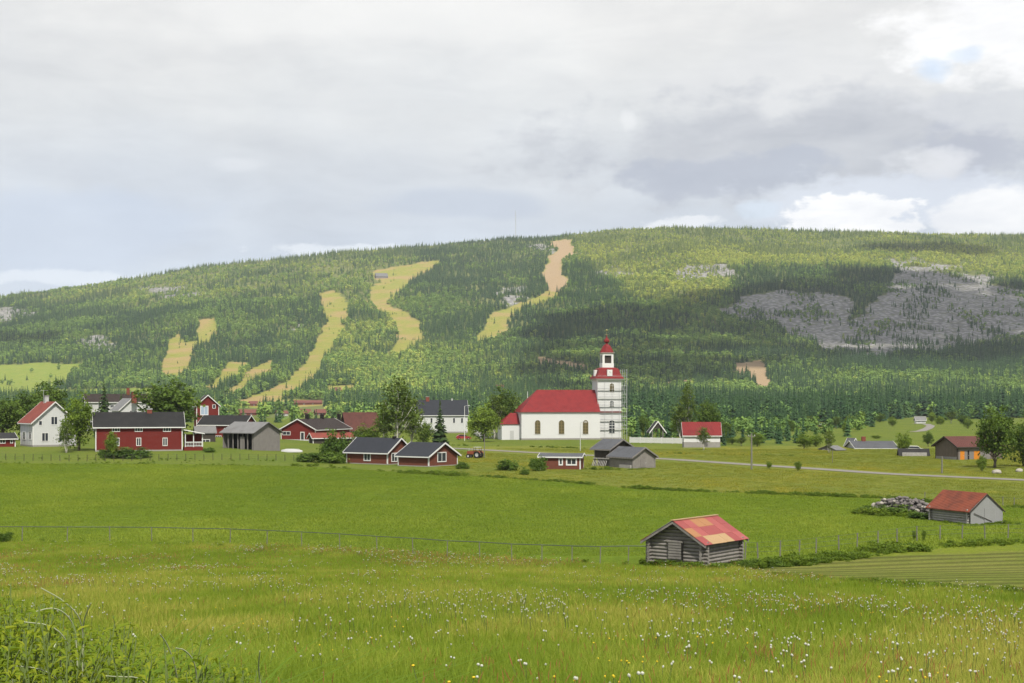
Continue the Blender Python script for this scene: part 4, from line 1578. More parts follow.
lay = {(0, 0): 0, (1, 0): 3, (2, 0): 3, (3, 0): 3, (4, 0): 0, (5, 0): 1, (0, 1): 2, (1, 1): 1, (2, 1): 0, (3, 1): 0, (4, 1): 1, (5, 1): 0, (0, 2): 0, (1, 2): 1, (2, 2): 2, (3, 2): 2, (4, 2): 1, (5, 2): 0}
Lr = L_ + 2 * og
for i in range(nb):
    for j in range(na):
        for sg in (0, 1):
            q = lambda a: a if not sgn_ else W_ - a
            sgn_ = sg
            a0 = -ov + (W_ / 2 + ov) * j / na - (.04 if j else 0)
            a1 = -ov + (W_ / 2 + ov) * (j + 1) / na
            up = .02 + .006 * ((i + j) % 2) + .008 * j
            zz = lambda a: hh + a * k + .04 + up
            m_ = lay[(nb - 1 - i if False else i, j)] if sg == 0 else (4 if (i + j) % 3 else 0)
            poly = [(q(a0), zz(a0)), (q(a1), zz(a1)), (q(a1), zz(a1) + .025), (q(a0), zz(a0) + .025)]
            mb.prism(f_, poly, -og + Lr * i / nb + .002, -og + Lr * (i + 1) / nb - .002, m=m_)
h.roof = mb.build('roof', mats, h.root)
MB().box(f_, W_ / 2 - .12, W_ / 2 + .12, -og - .02, L_ + og + .02, hh + rr + .08, hh + rr + .13).build('ridge_cap', M['tin_cream'], h.root)
for b in (-og + .02, L_ + og - .1):
    mb = MB()
    for sg in (0, 1):
        q = lambda a: a if not sg else W_ - a
        mb.prism(f_, [(q(-ov), hh - ov * k - .12), (q(W_ / 2), hh + rr - .12), (q(W_ / 2), hh + rr + .03), (q(-ov), hh - ov * k + .03)], b, b + .08)
    mb.build('rafter', M['grey_wood'], h.root)
a0, z1 = h.at('g', 669.5, 542)
a1, z0 = h.at('g', 682.5, 559.5)
a0, a1 = min(a0, a1), max(a0, a1)
dr = MB()
for i in range(6):
    b0 = z0 + (z1 - z0) * i / 6
    dr.box(f_, a0, a1, -.16, -.09, b0 + .02, b0 + (z1 - z0) / 6 - .02)
dr = dr.build('door', M['log'], h.root)
MB().box(f_, a0 - .09, a0 - .01, -.17, -.05, z0 - .05, z1 + .1).build('dark_gap_strip', M['dark'], dr)  # dark strip painted for the shaded gap beside the door
MB().box(f_, a0 - .1, a1 + .1, -.18, -.05, z1 + .02, z1 + .12).build('lintel', M['log'], dr)

h = House('hay_barn', 'grey hay barn with rusty red roof and board gable beside the stone heap', 'barn', (969.4, 524.3), 'R', 42, 999.3, 930.5, 509.5, 494, M['board_pale'], M['roof_rust'], None, over=0.35, gover=.3, solidwall=False, thick=.06)
f_, W_, L_, hh, rr = h.fr, h.W, h.L, h.h, h.r
mb = MB()
log_wall(mb, f_, W_, L_, hh, rr, .22)
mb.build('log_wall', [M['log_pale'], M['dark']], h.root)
MB().prism(f_, [(-.12, -.3), (W_ + .12, -.3), (W_ + .12, hh), (W_ / 2, hh + rr - .02), (-.12, hh)], -.30, -.26).build('board_gable', M['board_pale'], h.root)
a0, z1 = h.at('g', 982, 508)
a1, z0 = h.at('g', 993, 522)
MB().box(f_, min(a0, a1), max(a0, a1), -.35, -.305, z0, z1).build('door', M['board_pale'], h.root)
MB().tube([f_(.2, -.38, hh * .75), f_(W_ * .65, -.38, hh * .15)], .035, 5).build('brace', M['dark_wood'], h.root)
for sg in (0, 1):
    q = lambda a: a if not sg else W_ - a
    MB().prism(f_, [(q(-.35), hh - .35 * h.k - .10), (q(W_ / 2), hh + rr - .10), (q(W_ / 2), hh + rr + .02), (q(-.35), hh - .35 * h.k + .02)], -.4, -.34).build('bargeboard', M['dark_wood'], h.root)

# --- big barn with brown roof on the right
h = House('brown_barn', 'large brown board barn with rust brown roof and orange doors', 'barn', (957.3, 459.8), 'L', 52, 935.5, 990, 446.3, 437.2, M['barn_wood'], M['roof_brown'], M['dark_wood'], over=0.55, L=10.5)
MB().box(h.fr, -.03, -.005, .3, 7.6, -.3, h.h - .3).build('front_boards', M['grey_wood'], h.root)
h.door('l', 962.2, 455.6, 4.3, 9.4, M['orange'])
h.door('l', 976.8, 455.6, 6.0, 9.4, M['orange'])
h.door('l', 968.3, 455.2, 1.6, 9.4, M['dark'], name='painted_gap')  # near-black strip, paints a dark gap between the orange doors
MB().box(h.fr, .2, h.W - .2, -.05, -.02, -.3, .5).build('foundation', M['stone'], h.root)

# --- low houses far right of centre
h = House('low_grey_house', 'long low house with grey roof and brick chimney across the yellow meadow', 'house', (856, 452), 'L', 80, 846, 897, 448.5, 441.5, M['greywhite'], M['roof_old'], M['white'], D=330, over=.4)
h.chimney(863.5, 436.5, 0.9, M['brick'])
h.window('l', 872, 450, 3, 2.5)
MB().prism(h.fr, [(h.L * .72, 0), (h.L * .84, 0), (h.L * .84, h.h - .06)], -.10, -.04, axis='a').build('gable_trim', M['white'], h.root)
MB().box(h.fr, -.12, -.03, h.L * .86, h.L * .98, -.3, h.h - .1).build('red_wall', M['brickred'], h.root)
h = House('grey_house', 'grey roofed house with white gable boards beside the low grey house', 'house', (851, 451), 'R', 60, 858, 845, 446, 438.8, M['greywhite'], M['roof_old'], M['white'], D=345, over=.3)
h = House('grey_shed', 'small grey wooden shed behind a young birch at the far meadow edge', 'shed', (836, 454), 'L', 55, 819, 845, 450.2, 446.2, M['grey_wood'], M['roof_grey'], None, D=318, over=.25)
h.window('g', 824, 450.5, 2.5, 2.5, mull=0)
h = House('low_barn', 'low dark timber barn with grey roof below the round green tree', 'barn', (900.5, 458), 'L', 82, 899, 928, 454.8, 449.5, M['grey_wood'], M['roof_black'], None, D=287, over=.4)
MB().box(h.fr, -.5, -.08, .3, h.L - .3, -.3, .75).build('plank_stack', M['log_pale'], h.root)
h = House('white_farmhouse', 'distant white house at the forest edge with a track leading to it', 'house', (916, 423.8), 'L', 75, 914.5, 925.5, 419.8, 416.8, M['plaster'], M['roof_grey'], M['white'], D=690)
h.window('l', 919, 421.8, 1.0, 1.6, mull=0)
h.window('l', 923, 421.8, 1.0, 1.6, mull=0)
h = House('field_shed', 'tiny distant shed with pale roof at the dark forest edge', 'shed', (819, 427), 'L', 80, 818, 824, 424.6, 423.3, M['dark_wood'], M['roof_grey'], None, D=600, over=.5)

# --- cottages at the foot of the ski slopes
for (x0, x1, ye, yr, D, wl, rf, lab) in (
    (240, 257, 412.8, 409.6, 800, 'brickred', 'roof_pink', 'distant cottage with long salmon roof below the ski slope, leftmost of its row'),
    (277, 288, 413.3, 411.0, 830, 'greywhite', 'roof_pink', 'distant pale cottage with faded salmon roof above the low red gable house'),
    (299, 311, 412.6, 409.2, 780, 'brickred', 'roof_rust', 'distant cottage with reddish roof left of a similar one behind the chimneys'),
    (316, 326, 412.6, 409.4, 790, 'brickred', 'roof_rust', 'distant cottage with reddish roof, right of a similar one behind the chimneys'),
    (295, 322, 402.6, 400.3, 1060, 'brickred', 'roof_pink', 'long distant row house with salmon roof at the foot of the ski slope'),
    (250, 262, 403.6, 401.2, 1080, 'brickred', 'roof_pink', 'distant cottage at the left foot of the ski slope'),
    (335, 341, 390.4, 387.6, 1290, 'red', 'roof_rust', 'small red chalet in a yellow clearing on the hillside'),
    (497, 504, 387.6, 385.0, 1400, 'red', 'roof_red', 'tiny red roofed cottage in the forest left of the church'),
    (376, 388, 276.0, 273.0, 2980, 'grey_wood', 'roof_grey', 'grey lodge at the top of the middle ski slope'),
):
    p_ = hit(x0, ye + 2.6, 905)
    h = House('cottage', lab, 'cottage', (x0, ye + 2.6), 'L', 78, x0 - 1.5, x1, ye, yr, M[wl], M['roof_faded'] if D < 2000 else M[rf], None, D=p_[1], over=.5, W=max(7, 7 * p_[1] / 1500))
    a = (x1 - x0) / 3
    if D < 2000:
        h.window('l', x0 + a, ye + 1.6, 1.3, 1.3, mull=0)
        h.window('l', x0 + 2 * a, ye + 1.6, 1.3, 1.3, mull=0)


# ------------------------------------------------------------------ church
def church():
    o = hit(521.5, 440)
    D0 = o[1]
    ph = R(80)
    el, eg = (math.sin(ph), math.cos(ph)), (-math.cos(ph), math.sin(ph))
    f_ = Fr(el, eg)                      # a along the nave to the right, b to the back
    root = empty('church', o, 'white church with red roof and a red capped clock tower at its right end', 'church')
    zz = lambda y, D: zat(y, D) - o[2]
    s = F / D0
    L = 79.5 / s / math.sin(ph)
    Wn = 12.0
    hn = zz(412.2, D0)
    rn = zz(389.8, D0 + 6) - hn
    P = M['plaster']
    MB().prism(f_, [(0, -.5), (Wn, -.5), (Wn, hn), (0, hn)], 0, L, axis='a').build('nave_wall', P, root)
    MB().box(f_, -.08, L, -.08, Wn + .08, -.6, .45).build('foundation', M['stone'], root)
    MB().box(f_, -.12, L, -.12, Wn + .12, hn - .45, hn - .04).build('cornice', M['white'], root)
    ov = .45
    e0, e1, r0, r1 = (-ov, -ov), (-ov, Wn + ov), 5.6, Wn / 2
    vs = [f_(-ov, -ov, hn), f_(L, -ov, hn), f_(L, Wn + ov, hn), f_(-ov, Wn + ov, hn), f_(r0, r1, hn + rn), f_(L, r1, hn + rn)]
    MB().add(vs, [(0, 1, 5, 4), (2, 3, 4, 5), (3, 0, 4), (1, 2, 5), (0, 3, 2, 1)]).build('roof', M['roof_red'], root)

    def arch(par, fr, ca, z0, z1, w, d0, d1, mat, name, axis='b', n=8):
        zs = z1 - w / 2
        pts = [(ca - w / 2, z0), (ca + w / 2, z0)] + [(ca + w / 2 * math.cos(t), zs + w / 2 * math.sin(t)) for t in np.linspace(0, math.pi, n)]
        return MB().prism(fr, pts, d0, d1, axis).build(name, mat, par)

    def arched_window(cx, y0, y1, wpx, boff, glass, name='window'):
        # on a wall facing the camera at depth offset boff behind the nave front
        c = np.array(o[:2]) + np.array(eg) * boff
        u = (cx - 512) / F
        a = (u * c[1] - c[0]) / (el[0] - u * el[1])
        D = c[1] + a * el[1]
        z1, z0, w = zz(y0, D), zz(y1, D), wpx / F * D
        fr2 = Fr(el, eg)
        out = arch(root, fr2, a, z0, z1, w, boff - .10, boff + .02, M['white'], name)
        arch(out, fr2, a, z0 + .14, z1 - .14, w - .28, boff - .13, boff - .10, glass, 'pane')
        mb = MB()
        mb.box(fr2, a - .05, a + .05, boff - .16, boff - .131, z0 + .14, z1 - .16)
        for k in range(1, 5):
            z = z0 + (z1 - z0 - w / 2) * k / 4
            mb.box(fr2, a - w / 2 + .14, a + w / 2 - .14, boff - .155, boff - .131, z - .04, z + .04)
        mb.build('glazing_bar', M['white'] if glass is M['glass'] else M['bronze'], out)

    for cx in (537.6, 561.5, 585.5):
        arched_window(cx, 419.6, 434.4, 6.6, 0, M['goldglass'])
    # sacristy at the left end
    Ls = 18.5 / s
    hs = zz(424.2, D0 + 3)
    rs = zz(412.9, D0 + 6) - hs
    MB().box(f_, -Ls, -.002, 2.5, 9.5, -.5, hs).build('sacristy_wall', P, root)
    vs = [f_(-Ls - .3, 2.2, hs), f_(-.01, 2.2, hs), f_(-.01, 9.8, hs), f_(-Ls - .3, 9.8, hs), f_(-Ls * .42, 6, hs + rs), f_(-.01, 6, hs + rs)]
    MB().add(vs, [(0, 1, 5, 4), (2, 3, 4, 5), (3, 0, 4), (1, 2, 5), (0, 3, 2, 1)]).build('sacristy_roof', M['roof_red'], root)
    dd = MB().box(f_, -Ls * .55, -Ls * .34, 2.4, 2.5 - .002, -.3, 2.6).build('door', M['greywhite'], root)
    MB().box(f_, -Ls * .38, -Ls * .36, 2.34, 2.398, 1.1, 1.25).build('handle', M['metal'], dd)
    # tower
    a0, a1, b0, b1 = L - .1, L + 6.9, 2.5, 9.5
    ac, bc, hw = (a0 + a1) / 2, 6.0, 3.5
    Dt = o[1] + 2.5 + 4
    ht = zz(378.6, Dt)
    MB().box(f_, a0, a1, b0, b1, -.5, ht - .02).build('tower_wall', P, root)
    MB().box(f_, a0 - .08, a1 + .08, b0 - .08, b1 + .08, -.6, .5).build('tower_base', M['stone'], root)
    MB().lathe(f_, ac, bc, [(hw + .05, ht - .9), (hw + .12, ht - .5), (hw + .55, ht - .12), (hw + .6, ht)], 4).build('tower_cornice', M['white'], root)
    z2 = zz(367.8, Dt)
    tr = MB().lathe(f_, ac, bc, [(hw + .65, ht + .004), (hw + .5, ht + .35), (hw + .1, ht + .8), (hw - .25, ht + 1.5), (hw - .6, z2 - .35), (hw - 1.05, z2 - .1), (2.0, z2 + .12)], 4).build('tower_roof', M['roof_red'], root)
    for (da, db) in ((0, -1), (-1, 0)):
        q0, q1 = (hw - .5), (hw + .35)
        if db:
            cl = MB().box(f_, ac - .75, ac + .75, bc - q1, bc - q0, ht + .75, z2 - .55).build('clock_dormer', M['white'], tr)
            MB().lathe(Fr((el[0], el[1]), eg), ac, bc - q1 - .03, [(0.01, 0)], 3)
            n = 16
            pts = [(ac + .62 * math.cos(2 * math.pi * i / n), (ht + z2 + .2) / 2 + .62 * math.sin(2 * math.pi * i / n)) for i in range(n)]
            fc = MB().prism(f_, pts, bc - q1 - .05, bc - q1 - .003).build('clock_face', M['white'], cl)
            zc = (ht + z2 + .2) / 2
            MB().box(f_, ac - .04, ac + .04, bc - q1 - .08, bc - q1 - .052, zc, zc + .5).box(f_, ac, ac + .36, bc - q1 - .085, bc - q1 - .053, zc - .04, zc + .04).build('clock_hands', M['dark'], fc)
        else:
            MB().box(f_, ac - q1, ac - q0, bc - .75, bc + .75, ht + .75, z2 - .55).build('clock_dormer', M['white'], tr)
    # lantern
    z3 = zz(352.4, Dt)
    hl = 1.62
    mb = MB()
    mb.box(f_, ac - hl - .1, ac + hl + .1, bc - hl - .1, bc + hl + .1, z2, z2 + 1.4)
    for sa in (-1, 1):
        for sb in (-1, 1):
            mb.box(f_, ac + sa * hl - (.62 if sa > 0 else 0), ac + sa * hl + (.62 if sa < 0 else 0), bc + sb * hl - (.62 if sb > 0 else 0), bc + sb * hl + (.62 if sb < 0 else 0), z2 + 1.4, z3 - .8)
    mb.box(f_, ac - hl, ac + hl, bc - hl, bc + hl, z3 - .8, z3 - .3)
    lt = mb.build('lantern', M['white'], root)
    MB().box(f_, ac - hl + .45, ac + hl - .45, bc - hl + .45, bc + hl - .45, z2 + 1.41, z3 - .81).build('lantern_shutter', M['dark_wood'], lt)
    MB().lathe(f_, ac, bc, [(hl + .05, z3 - .3), (hl + .35, z3 - .05), (hl + .4, z3 + .05)], 4).build('lantern_cornice', M['white'], lt)
    z4, z5, z6 = zz(344.0, Dt), zz(340.2, Dt), zz(336.5, Dt)
    MB().lathe(f_, ac, bc, [(hl + .3, z3 + .055), (hl + .15, z3 + .5), (hl - .15, z3 + 1.2), (hl - .75, z4 - .2), (.5, z4)], 8).build('lantern_roof', M['roof_red'], root)
    sp = MB().lathe(f_, ac, bc, [(.5, z4 + .003), (.35, z4 + .25), (.38, z4 + .45), (.78, z5 - .3), (.8, z5 + .1), (.5, z5 + .5), (.16, z6), (.05, z6 + .8)], 10).build('spire', M['roof_red'], root)
    z7 = zz(330, Dt)
    MB().tube([f_(ac, bc, z6 + .6), f_(ac, bc, z7)], .07, 6).build('finial', M['gold'], sp)
    bm_ = MB()
    bm_.lathe(f_, ac, bc, [(.05, z7 - .25), (.33, z7), (.33, z7 + .2), (.05, z7 + .45)], 8)
    bm_.build('gilded_ball', M['gold'], sp)
    MB().box(f_, ac - .5, ac + .5, bc - .05, bc + .05, z7 - 1.2, z7 - 1.08).build('cross', M['gold'], sp)
    # tower windows
    Fo = 2.5
    arched_window(611.8, 382.8, 392.2, 5.2, Fo, M['goldglass'])
    arched_window(611.8, 419.8, 433.4, 6.4, Fo, M['glass'])
    arched_window(611.8, 400.0, 407.2, 4.6, Fo, M['glass'])
    MB().box(f_, a0 - .05, a1 + .05, b0 - .1, b0 - .002, zz(412.6, Dt), zz(411.4, Dt)).build('string_course', M['roof_red'], root)
    # scaffold: a separate thing that could be taken down
    sc_ = empty('scaffold', o, 'grey metal scaffold round the front and right side of the church tower', 'scaffold')
    top, lev = zz(369, Dt), [zz(y, Dt) for y in (428.8, 420.2, 411.9, 405.7, 397.6, 389.2, 379.5)]
    fb0, fb1 = b0 - .62, b0 - .30
    for a in np.linspace(a0 - .2, a1 + 1.5, 5):
        for b in (fb0,):
            tp = top if a > a1 else lev[-1]
            MB().tube([f_(a, b, -.2), f_(a, b, tp)], .045, 5).build('pole', M['metal'], sc_)
    for b in np.linspace(b0, b1, 4):
        for a in (a1 + .35, a1 + 1.5):
            MB().tube([f_(a, b, -.2), f_(a, b, top)], .045, 5).build('pole', M['metal'], sc_)
    for z in lev:
        MB().box(f_, a0 - .2, a1 + 1.5, fb0, fb1, z - .05, z).build('platform', M['plank'], sc_)
        MB().box(f_, a1 + .35, a1 + 1.5, fb1 + .02, b1, z - .055, z - .005).build('platform', M['plank'], sc_)
        MB().tube([f_(a0 - .2, fb0, z + 1.0), f_(a1 + 1.5, fb0, z + 1.0), f_(a1 + 1.5, b1, z + 1.0)], .035, 5).build('guard_rail', M['metal'], sc_)
    for k in range(len(lev) - 1):
        MB().tube([f_(a1 + (.4 if k % 2 else 1.45), fb0, lev[k]), f_(a1 + (1.45 if k % 2 else .4), fb0, lev[k + 1])], .035, 5).build('brace', M['metal'], sc_)


church()


# ------------------------------------------------------------------ fences, walls, poles
def fence(name, label, pts, hgt, wires, post_r=.05, group=None, mat=None, px_mode=True, wr=.009, boards=None):
    P = [hit(*q) for q in pts] if px_mode else pts
    root = empty(name, P[0], label, 'fence', group)
    o = Vector(P[0])
    r = random.Random(len(pts))
    for p in P:
        q = Vector(p) - o
        ln_ = (r.uniform(-.05, .05), r.uniform(-.05, .05))
        MB().tube([q + Vector((0, 0, -.2)), q + Vector((ln_[0], ln_[1], hgt * r.uniform(.95, 1.05)))], post_r, 6).build('post', mat or M['post'], root)
    for w in wires:
        MB().tube([Vector(p) - o + Vector((0, 0, w * hgt + r.uniform(-.02, .02))) for p in P], wr, 5).build('wire', M['wire'], root)
    return root


fence('wire_fence', 'thin wire fence with short posts along the far edge of the flower meadow', [(-24, 541.5), (22, 541.5), (67, 541.5), (110, 541.5), (152, 542), (193, 542.5), (230, 543.5), (267, 545), (302, 547), (340, 549.5), (377, 552), (413, 554.5), (447, 557), (480, 559), (512, 561), (542, 562.5), (572, 563.5), (600, 564), (628, 564), (650, 563.5)], 1.12, (1.0,), .035, wr=.03)
fence('wire_fence', 'wire fence with pale posts running from the log barn behind the ditch weeds', [(745, 559), (758, 558.5), (780, 557.5), (799, 556), (816, 554), (839, 551), (857, 548.5), (878, 545.5), (897, 543), (917, 541), (940, 540), (962, 539.5), (985, 539), (1008, 538.5), (1030, 538)], 1.1, (1.0, .7, .4), .05)
fence('wire_fence', 'long low fence of thin dark posts in front of the village gardens', [(x, 460.3 + .8 * math.sin(x * .02) + x * .004) for x in range(-12, 306, 9)], 1.15, (.95, .6, .3), .05, mat=M['dark_wood'])
fence('wire_fence', 'short thin fence beside the red-roofed hay barn at the right edge', [(925, 501), (1003, 506), (1014, 507), (1026, 508)], 1.0, (.9,), .045)


def wall_fence(label, p0, p1, hgt, name='picket_fence', group=None):
    A, B = Vector(hit(*p0)), Vector(hit(*p1))
    d = (B - A)
    L = d.length
    d.normalize()
    root = empty(name, A, label, 'fence', group)
    f_ = Fr((d.x, d.y), (-d.y, d.x))
    slope = (B - A).z / L
    n = max(2, int(L / 3))
    for i in range(n + 1):
        a = L * i / n
        MB().box(f_, a - .1, a + .1, -.1, .1, -.4 + slope * a, hgt + .1 + slope * a).build('post', M['white'], root)
    mb = MB()
    for a in np.arange(.1, L, .26):
        mb.box(f_, a - .1, a + .1, -.14, -.102, .1 + slope * a, hgt + slope * a)
    mb.build('pickets', M['white'], root)
    for z in (.3, hgt - .25):
        MB().prism(f_, [(0, z), (L, z + slope * L), (L, z + .1 + slope * L), (0, z + .1)], -.1, -.05).build('rail', M['white'], root)


wall_fence('white churchyard fence from the light green tree to the sacristy', (481, 438.5), (503.5, 438.3), 1.7)
wall_fence('short white churchyard fence receding beside the light green tree', (481, 438.6), (473, 433.5), 1.5)
wall_fence('long white fence between the church tower and the white house', (630, 443), (683.5, 444), 1.5)


def pole(label, px, y1, y0, r0, mat, D=None, arm=None, name='utility_pole', cat='pole', group=None):
    p = on(px, D) if D else hit(px, y0)
    z = zat(y1, p[1]) - p[2]
    root = empty(name, p, label, cat, group)
    MB().tube([(0, 0, -.4), (0, 0, z)], [r0, r0 * .7], 8).build('pole', mat, root)
    if arm == 'lamp':
        MB().tube([(0, 0, z - .1), (.5, -.2, z + .15), (1.1, -.4, z + .15)], .04, 5).build('arm', M['metal'], root)
        MB().box(W0, .9, 1.5, -.55, -.3, z + .05, z + .2).build('lamp_head', M['white'], root)
    elif arm == 'cross':
        MB().box(W0, -.6, .6, -.06, .06, z - .5, z - .38).build('crossarm', mat, root)
        for x in (-.5, 0, .5):
            MB().tube([(x, 0, z - .38), (x, 0, z - .2)], .05, 6).build('insulator', M['white'], root)
    return root


pole('grey wooden pole standing alone in the meadow just below the road', 751.6, 433.5, 470, .16, M['post'], arm='cross')
pole('short grey post at the road edge right of the brown barn gable', 942, 456.5, 473.5, .16, M['post'], name='post', cat='post')
pole('pale lamp post in front of the church nave', 580.3, 422.5, 451, .09, M['metal'], arm='lamp', name='street_lamp', cat='street lamp')
pole('slim pole beside the light green tree left of the church', 484.4, 434, 458, .09, M['post'])
pole('white flagpole rising behind the left end of the church roof', 527.6, 391.5, 440, .12, M['white'], D=432, name='flagpole', cat='flagpole')
pole('white lamp post in front of the long white house', 464.6, 406, 436, .1, M['white'], D=395, arm='lamp', name='street_lamp', cat='street lamp')
pole('slim lamp post by the young birch at the far meadow edge', 832.5, 450, 463, .06, M['post'])
for x, yb, lab in ((109, 401, 'slim pole in the pasture far behind the left trees'),):
    pass


def mast():
    p = on(515.5, 4090)
    root = empty('telecom_mast', p, 'tall thin lattice mast on the mountain top', 'mast')
    z = zat(210, 4090) - p[2]
    mb = MB()
    w = 1.1
    c = [(w * math.cos(a), w * math.sin(a)) for a in (0, 2.09, 4.19)]
    for x, y in c:
        mb.tube([(x, y, -2), (x, y, z * .82)], .4, 5)
    n = 26
    for i in range(n):
        for k in range(3):
            a, b = c[k], c[(k + 1) % 3]
            mb.tube([(a[0], a[1], z * .82 * i / n), (b[0], b[1], z * .82 * (i + 1) / n)], .2, 4)
    mb.build('lattice', M['metal'], root)
    MB().tube([(0, 0, z * .8), (0, 0, z)], [.8, .6], 6).build('antenna', M['metal'], root)


mast()


# ------------------------------------------------------------------ tractor, cars
def wheel(par, x, y, r, w, axis='y'):
    wh = bpy.data.objects.new('wheel', None)
    COL.objects.link(wh)
    wh.parent = par
    wh.location = (x, y, r)
    def ring(r0, r1, w_, mat, nm):
        n = 20
        vs, fs = [], []
        prof = [(r0, -w_ / 2), (r1, -w_ / 2), (r1 * 1.02, 0), (r1, w_ / 2), (r0, w_ / 2)]
        for i in range(n):
            a = 2 * math.pi * i / n
            for rr, yy in prof:
                vs.append((rr * math.cos(a), yy, rr * math.sin(a)))
        m = len(prof)
        for i in range(n):
            for k in range(m):
                fs.append((i * m + k, ((i + 1) % n) * m + k, ((i + 1) % n) * m + (k + 1) % m, i * m + (k + 1) % m))
        MB().add(vs, fs).build(nm, mat, wh)
    ring(r * .55, r, w, M['tyre'], 'tyre')
    ring(.02, r * .56, w * .6, M['greywhite'], 'rim')


def tractor():
    p = hit(475, 458.2)
    root = empty('tractor', p, 'small rusty red tractor standing in the grass left of the round bush', 'tractor')
    root.rotation_euler = (0, 0, R(158))
    for y in (-.75, .75):
        wheel(root, -.75, y, .68, .38)
        wheel(root, 1.15, y * .9, .42, .24)
    mb = MB()
    mb.prism(W0, [(-.2, .75), (1.55, .75), (1.6, 1.25), (1.45, 1.4), (-.2, 1.5)], -.33, .33)
    mb.build('bonnet', M['rust'], root)
    MB().box(W0, -1.2, .1, -.4, .4, .5, .8).build('chassis', M['dark_wood'], root)
    for y in (-.75, .75):
        mb = MB()
        pts = [(-.75 + .8 * math.cos(a), .68 + .8 * math.sin(a)) for a in np.linspace(.4, 2.7, 8)]
        pts += [(-.75 + .74 * math.cos(a), .68 + .74 * math.sin(a)) for a in np.linspace(2.7, .4, 8)]
        mb.prism(W0, pts, y - .22, y + .22).build('mudguard', M['rust'], root)
    cab = MB()
    for x in (-1.15, .05):
        for y in (-.5, .5):
            cab.tube([(x, y, .8), (x * .95, y * .92, 2.1)], .045, 5)
    cab.build('cab_frame', M['dark_wood'], root)
    MB().box(W0, -1.2, .15, -.58, .58, 2.1, 2.18).build('cab_roof', M['greywhite'], root)
    MB().box(W0, -.8, -.35, -.25, .25, .8, 1.0).box(W0, -.9, -.8, -.25, .25, .8, 1.4).build('seat', M['tyre'], root)
    MB().tube([(1.2, .2, 1.35), (1.2, .2, 2.0)], .04, 6).build('exhaust', M['metal'], root)


tractor()


def car(px, D, rot, mat, label, ybase=None):
    p = on(px, D)
    root = empty('parked_car', p, label, 'car')
    root.rotation_euler = (0, 0, rot)
    prof = [(-2.1, .3), (2.1, .3), (2.15, .65), (1.9, .85), (1.1, .93), (.45, 1.42), (-1.2, 1.45), (-1.9, 1.0), (-2.15, .9)]
    MB().prism(W0, prof, -.85, .85).build('body', mat, root)
    for y in (-.87, .865):
        MB().prism(W0, [(.95, .95), (.4, 1.36), (-1.15, 1.38), (-1.7, 1.0)], y, y + .012).build('side_window', M['glass'], root)
    for x in (-1.3, 1.3):
        for y in (-.78, .78):
            wheel(root, x, y, .32, .2)


car(463.5, 408, R(10), M['carred'], 'red car parked by the right end of the long white house')
car(915.5, 305, R(-10), M['carwhite'], 'white car parked behind the low barn under the round tree')


# ------------------------------------------------------------------ stone heap by the right barn
def stone_heap():
    r = np.random.default_rng(21)
    bm0 = bmesh.new()
    bmesh.ops.create_icosphere(bm0, subdivisions=2, radius=1)
    base = np.array([v.co[:] for v in bm0.verts])
    fac = np.array([[v.index for v in f.verts] for f in bm0.faces])
    bm0.free()
    A, B = hit(884, 510.5), hit(944, 516.5)
    V, Fs, mi = [], [], []
    for i in range(420):
        f = r.uniform(-.08, 1.02)
        w = r.normal() * .8
        x, y = A[0] + (B[0] - A[0]) * f + r.normal() * .3, A[1] + (B[1] - A[1]) * f + w + .8
        prof = np.interp(f, [-.1, .08, .35, .6, .85, 1.05], [.15, 1.1, 1.5, 1.35, .95, .3]) * math.exp(-(w / 1.3) ** 2)
        z = float(H(x, y)) + prof * r.uniform(.35, 1.0)
        s = r.uniform(.12, .34) * np.array([1, r.uniform(.6, 1), r.uniform(.5, .8)])
        b = base * (1 + .5 * (fbm(base[:, 0] * 1.3 + i, base[:, 1] * 1.3 + base[:, 2] * 1.7 + i * 2, 2) - .5))[:, None]
        a = r.uniform(0, 6.28)
        R_ = np.array([[math.cos(a), -math.sin(a), 0], [math.sin(a), math.cos(a), 0], [0, 0, 1]])
        V.append((b * s) @ R_.T + np.array([x, y, z]))
        Fs.append(fac + i * len(base))
        pale = (r.random() < .09) or (f > .78 and r.random() < .5) or (f < .1 and r.random() < .6)
        mi += [1 if pale else 0] * len(fac)
    o = np_mesh('stone_heap', np.concatenate(V), np.concatenate(Fs), [M['rock'], M['rock_pale']])
    o.data.polygons.foreach_set('material_index', mi)
    tag(o, 'heap of grey and pale field stones left of the red-roofed hay barn', 'stone heap', kind='stuff')


stone_heap()


def boulder(px, py, s, label, seed):
    p = hit(px, py)
    bm = bmesh.new()
    bmesh.ops.create_icosphere(bm, subdivisions=3, radius=1)
    for v in bm.verts:
        k = 1 + .5 * (float(fbm(np.array(v.co.x * 1.2 + seed), np.array(v.co.y * 1.2 + v.co.z * 1.5), 3)) - .5)
        v.co = Vector((v.co.x * k * s, v.co.y * k * s * .7, v.co.z * k * s * .6))
    me = bpy.data.meshes.new('boulder')
    bm.to_mesh(me)
    bm.free()
    me.materials.append(M['rock_pale'])
    o = bpy.data.objects.new('boulder', me)
    COL.objects.link(o)
    o.location = p + np.array([0, 0, s * .3])
    tag(o, label, 'boulder')


boulder(996.5, 473.8, .75, 'pale boulder in the shade under the big tree at the right', 2)
boulder(1019.5, 472, .6, 'pale boulder at the right edge under the last tree', 5)

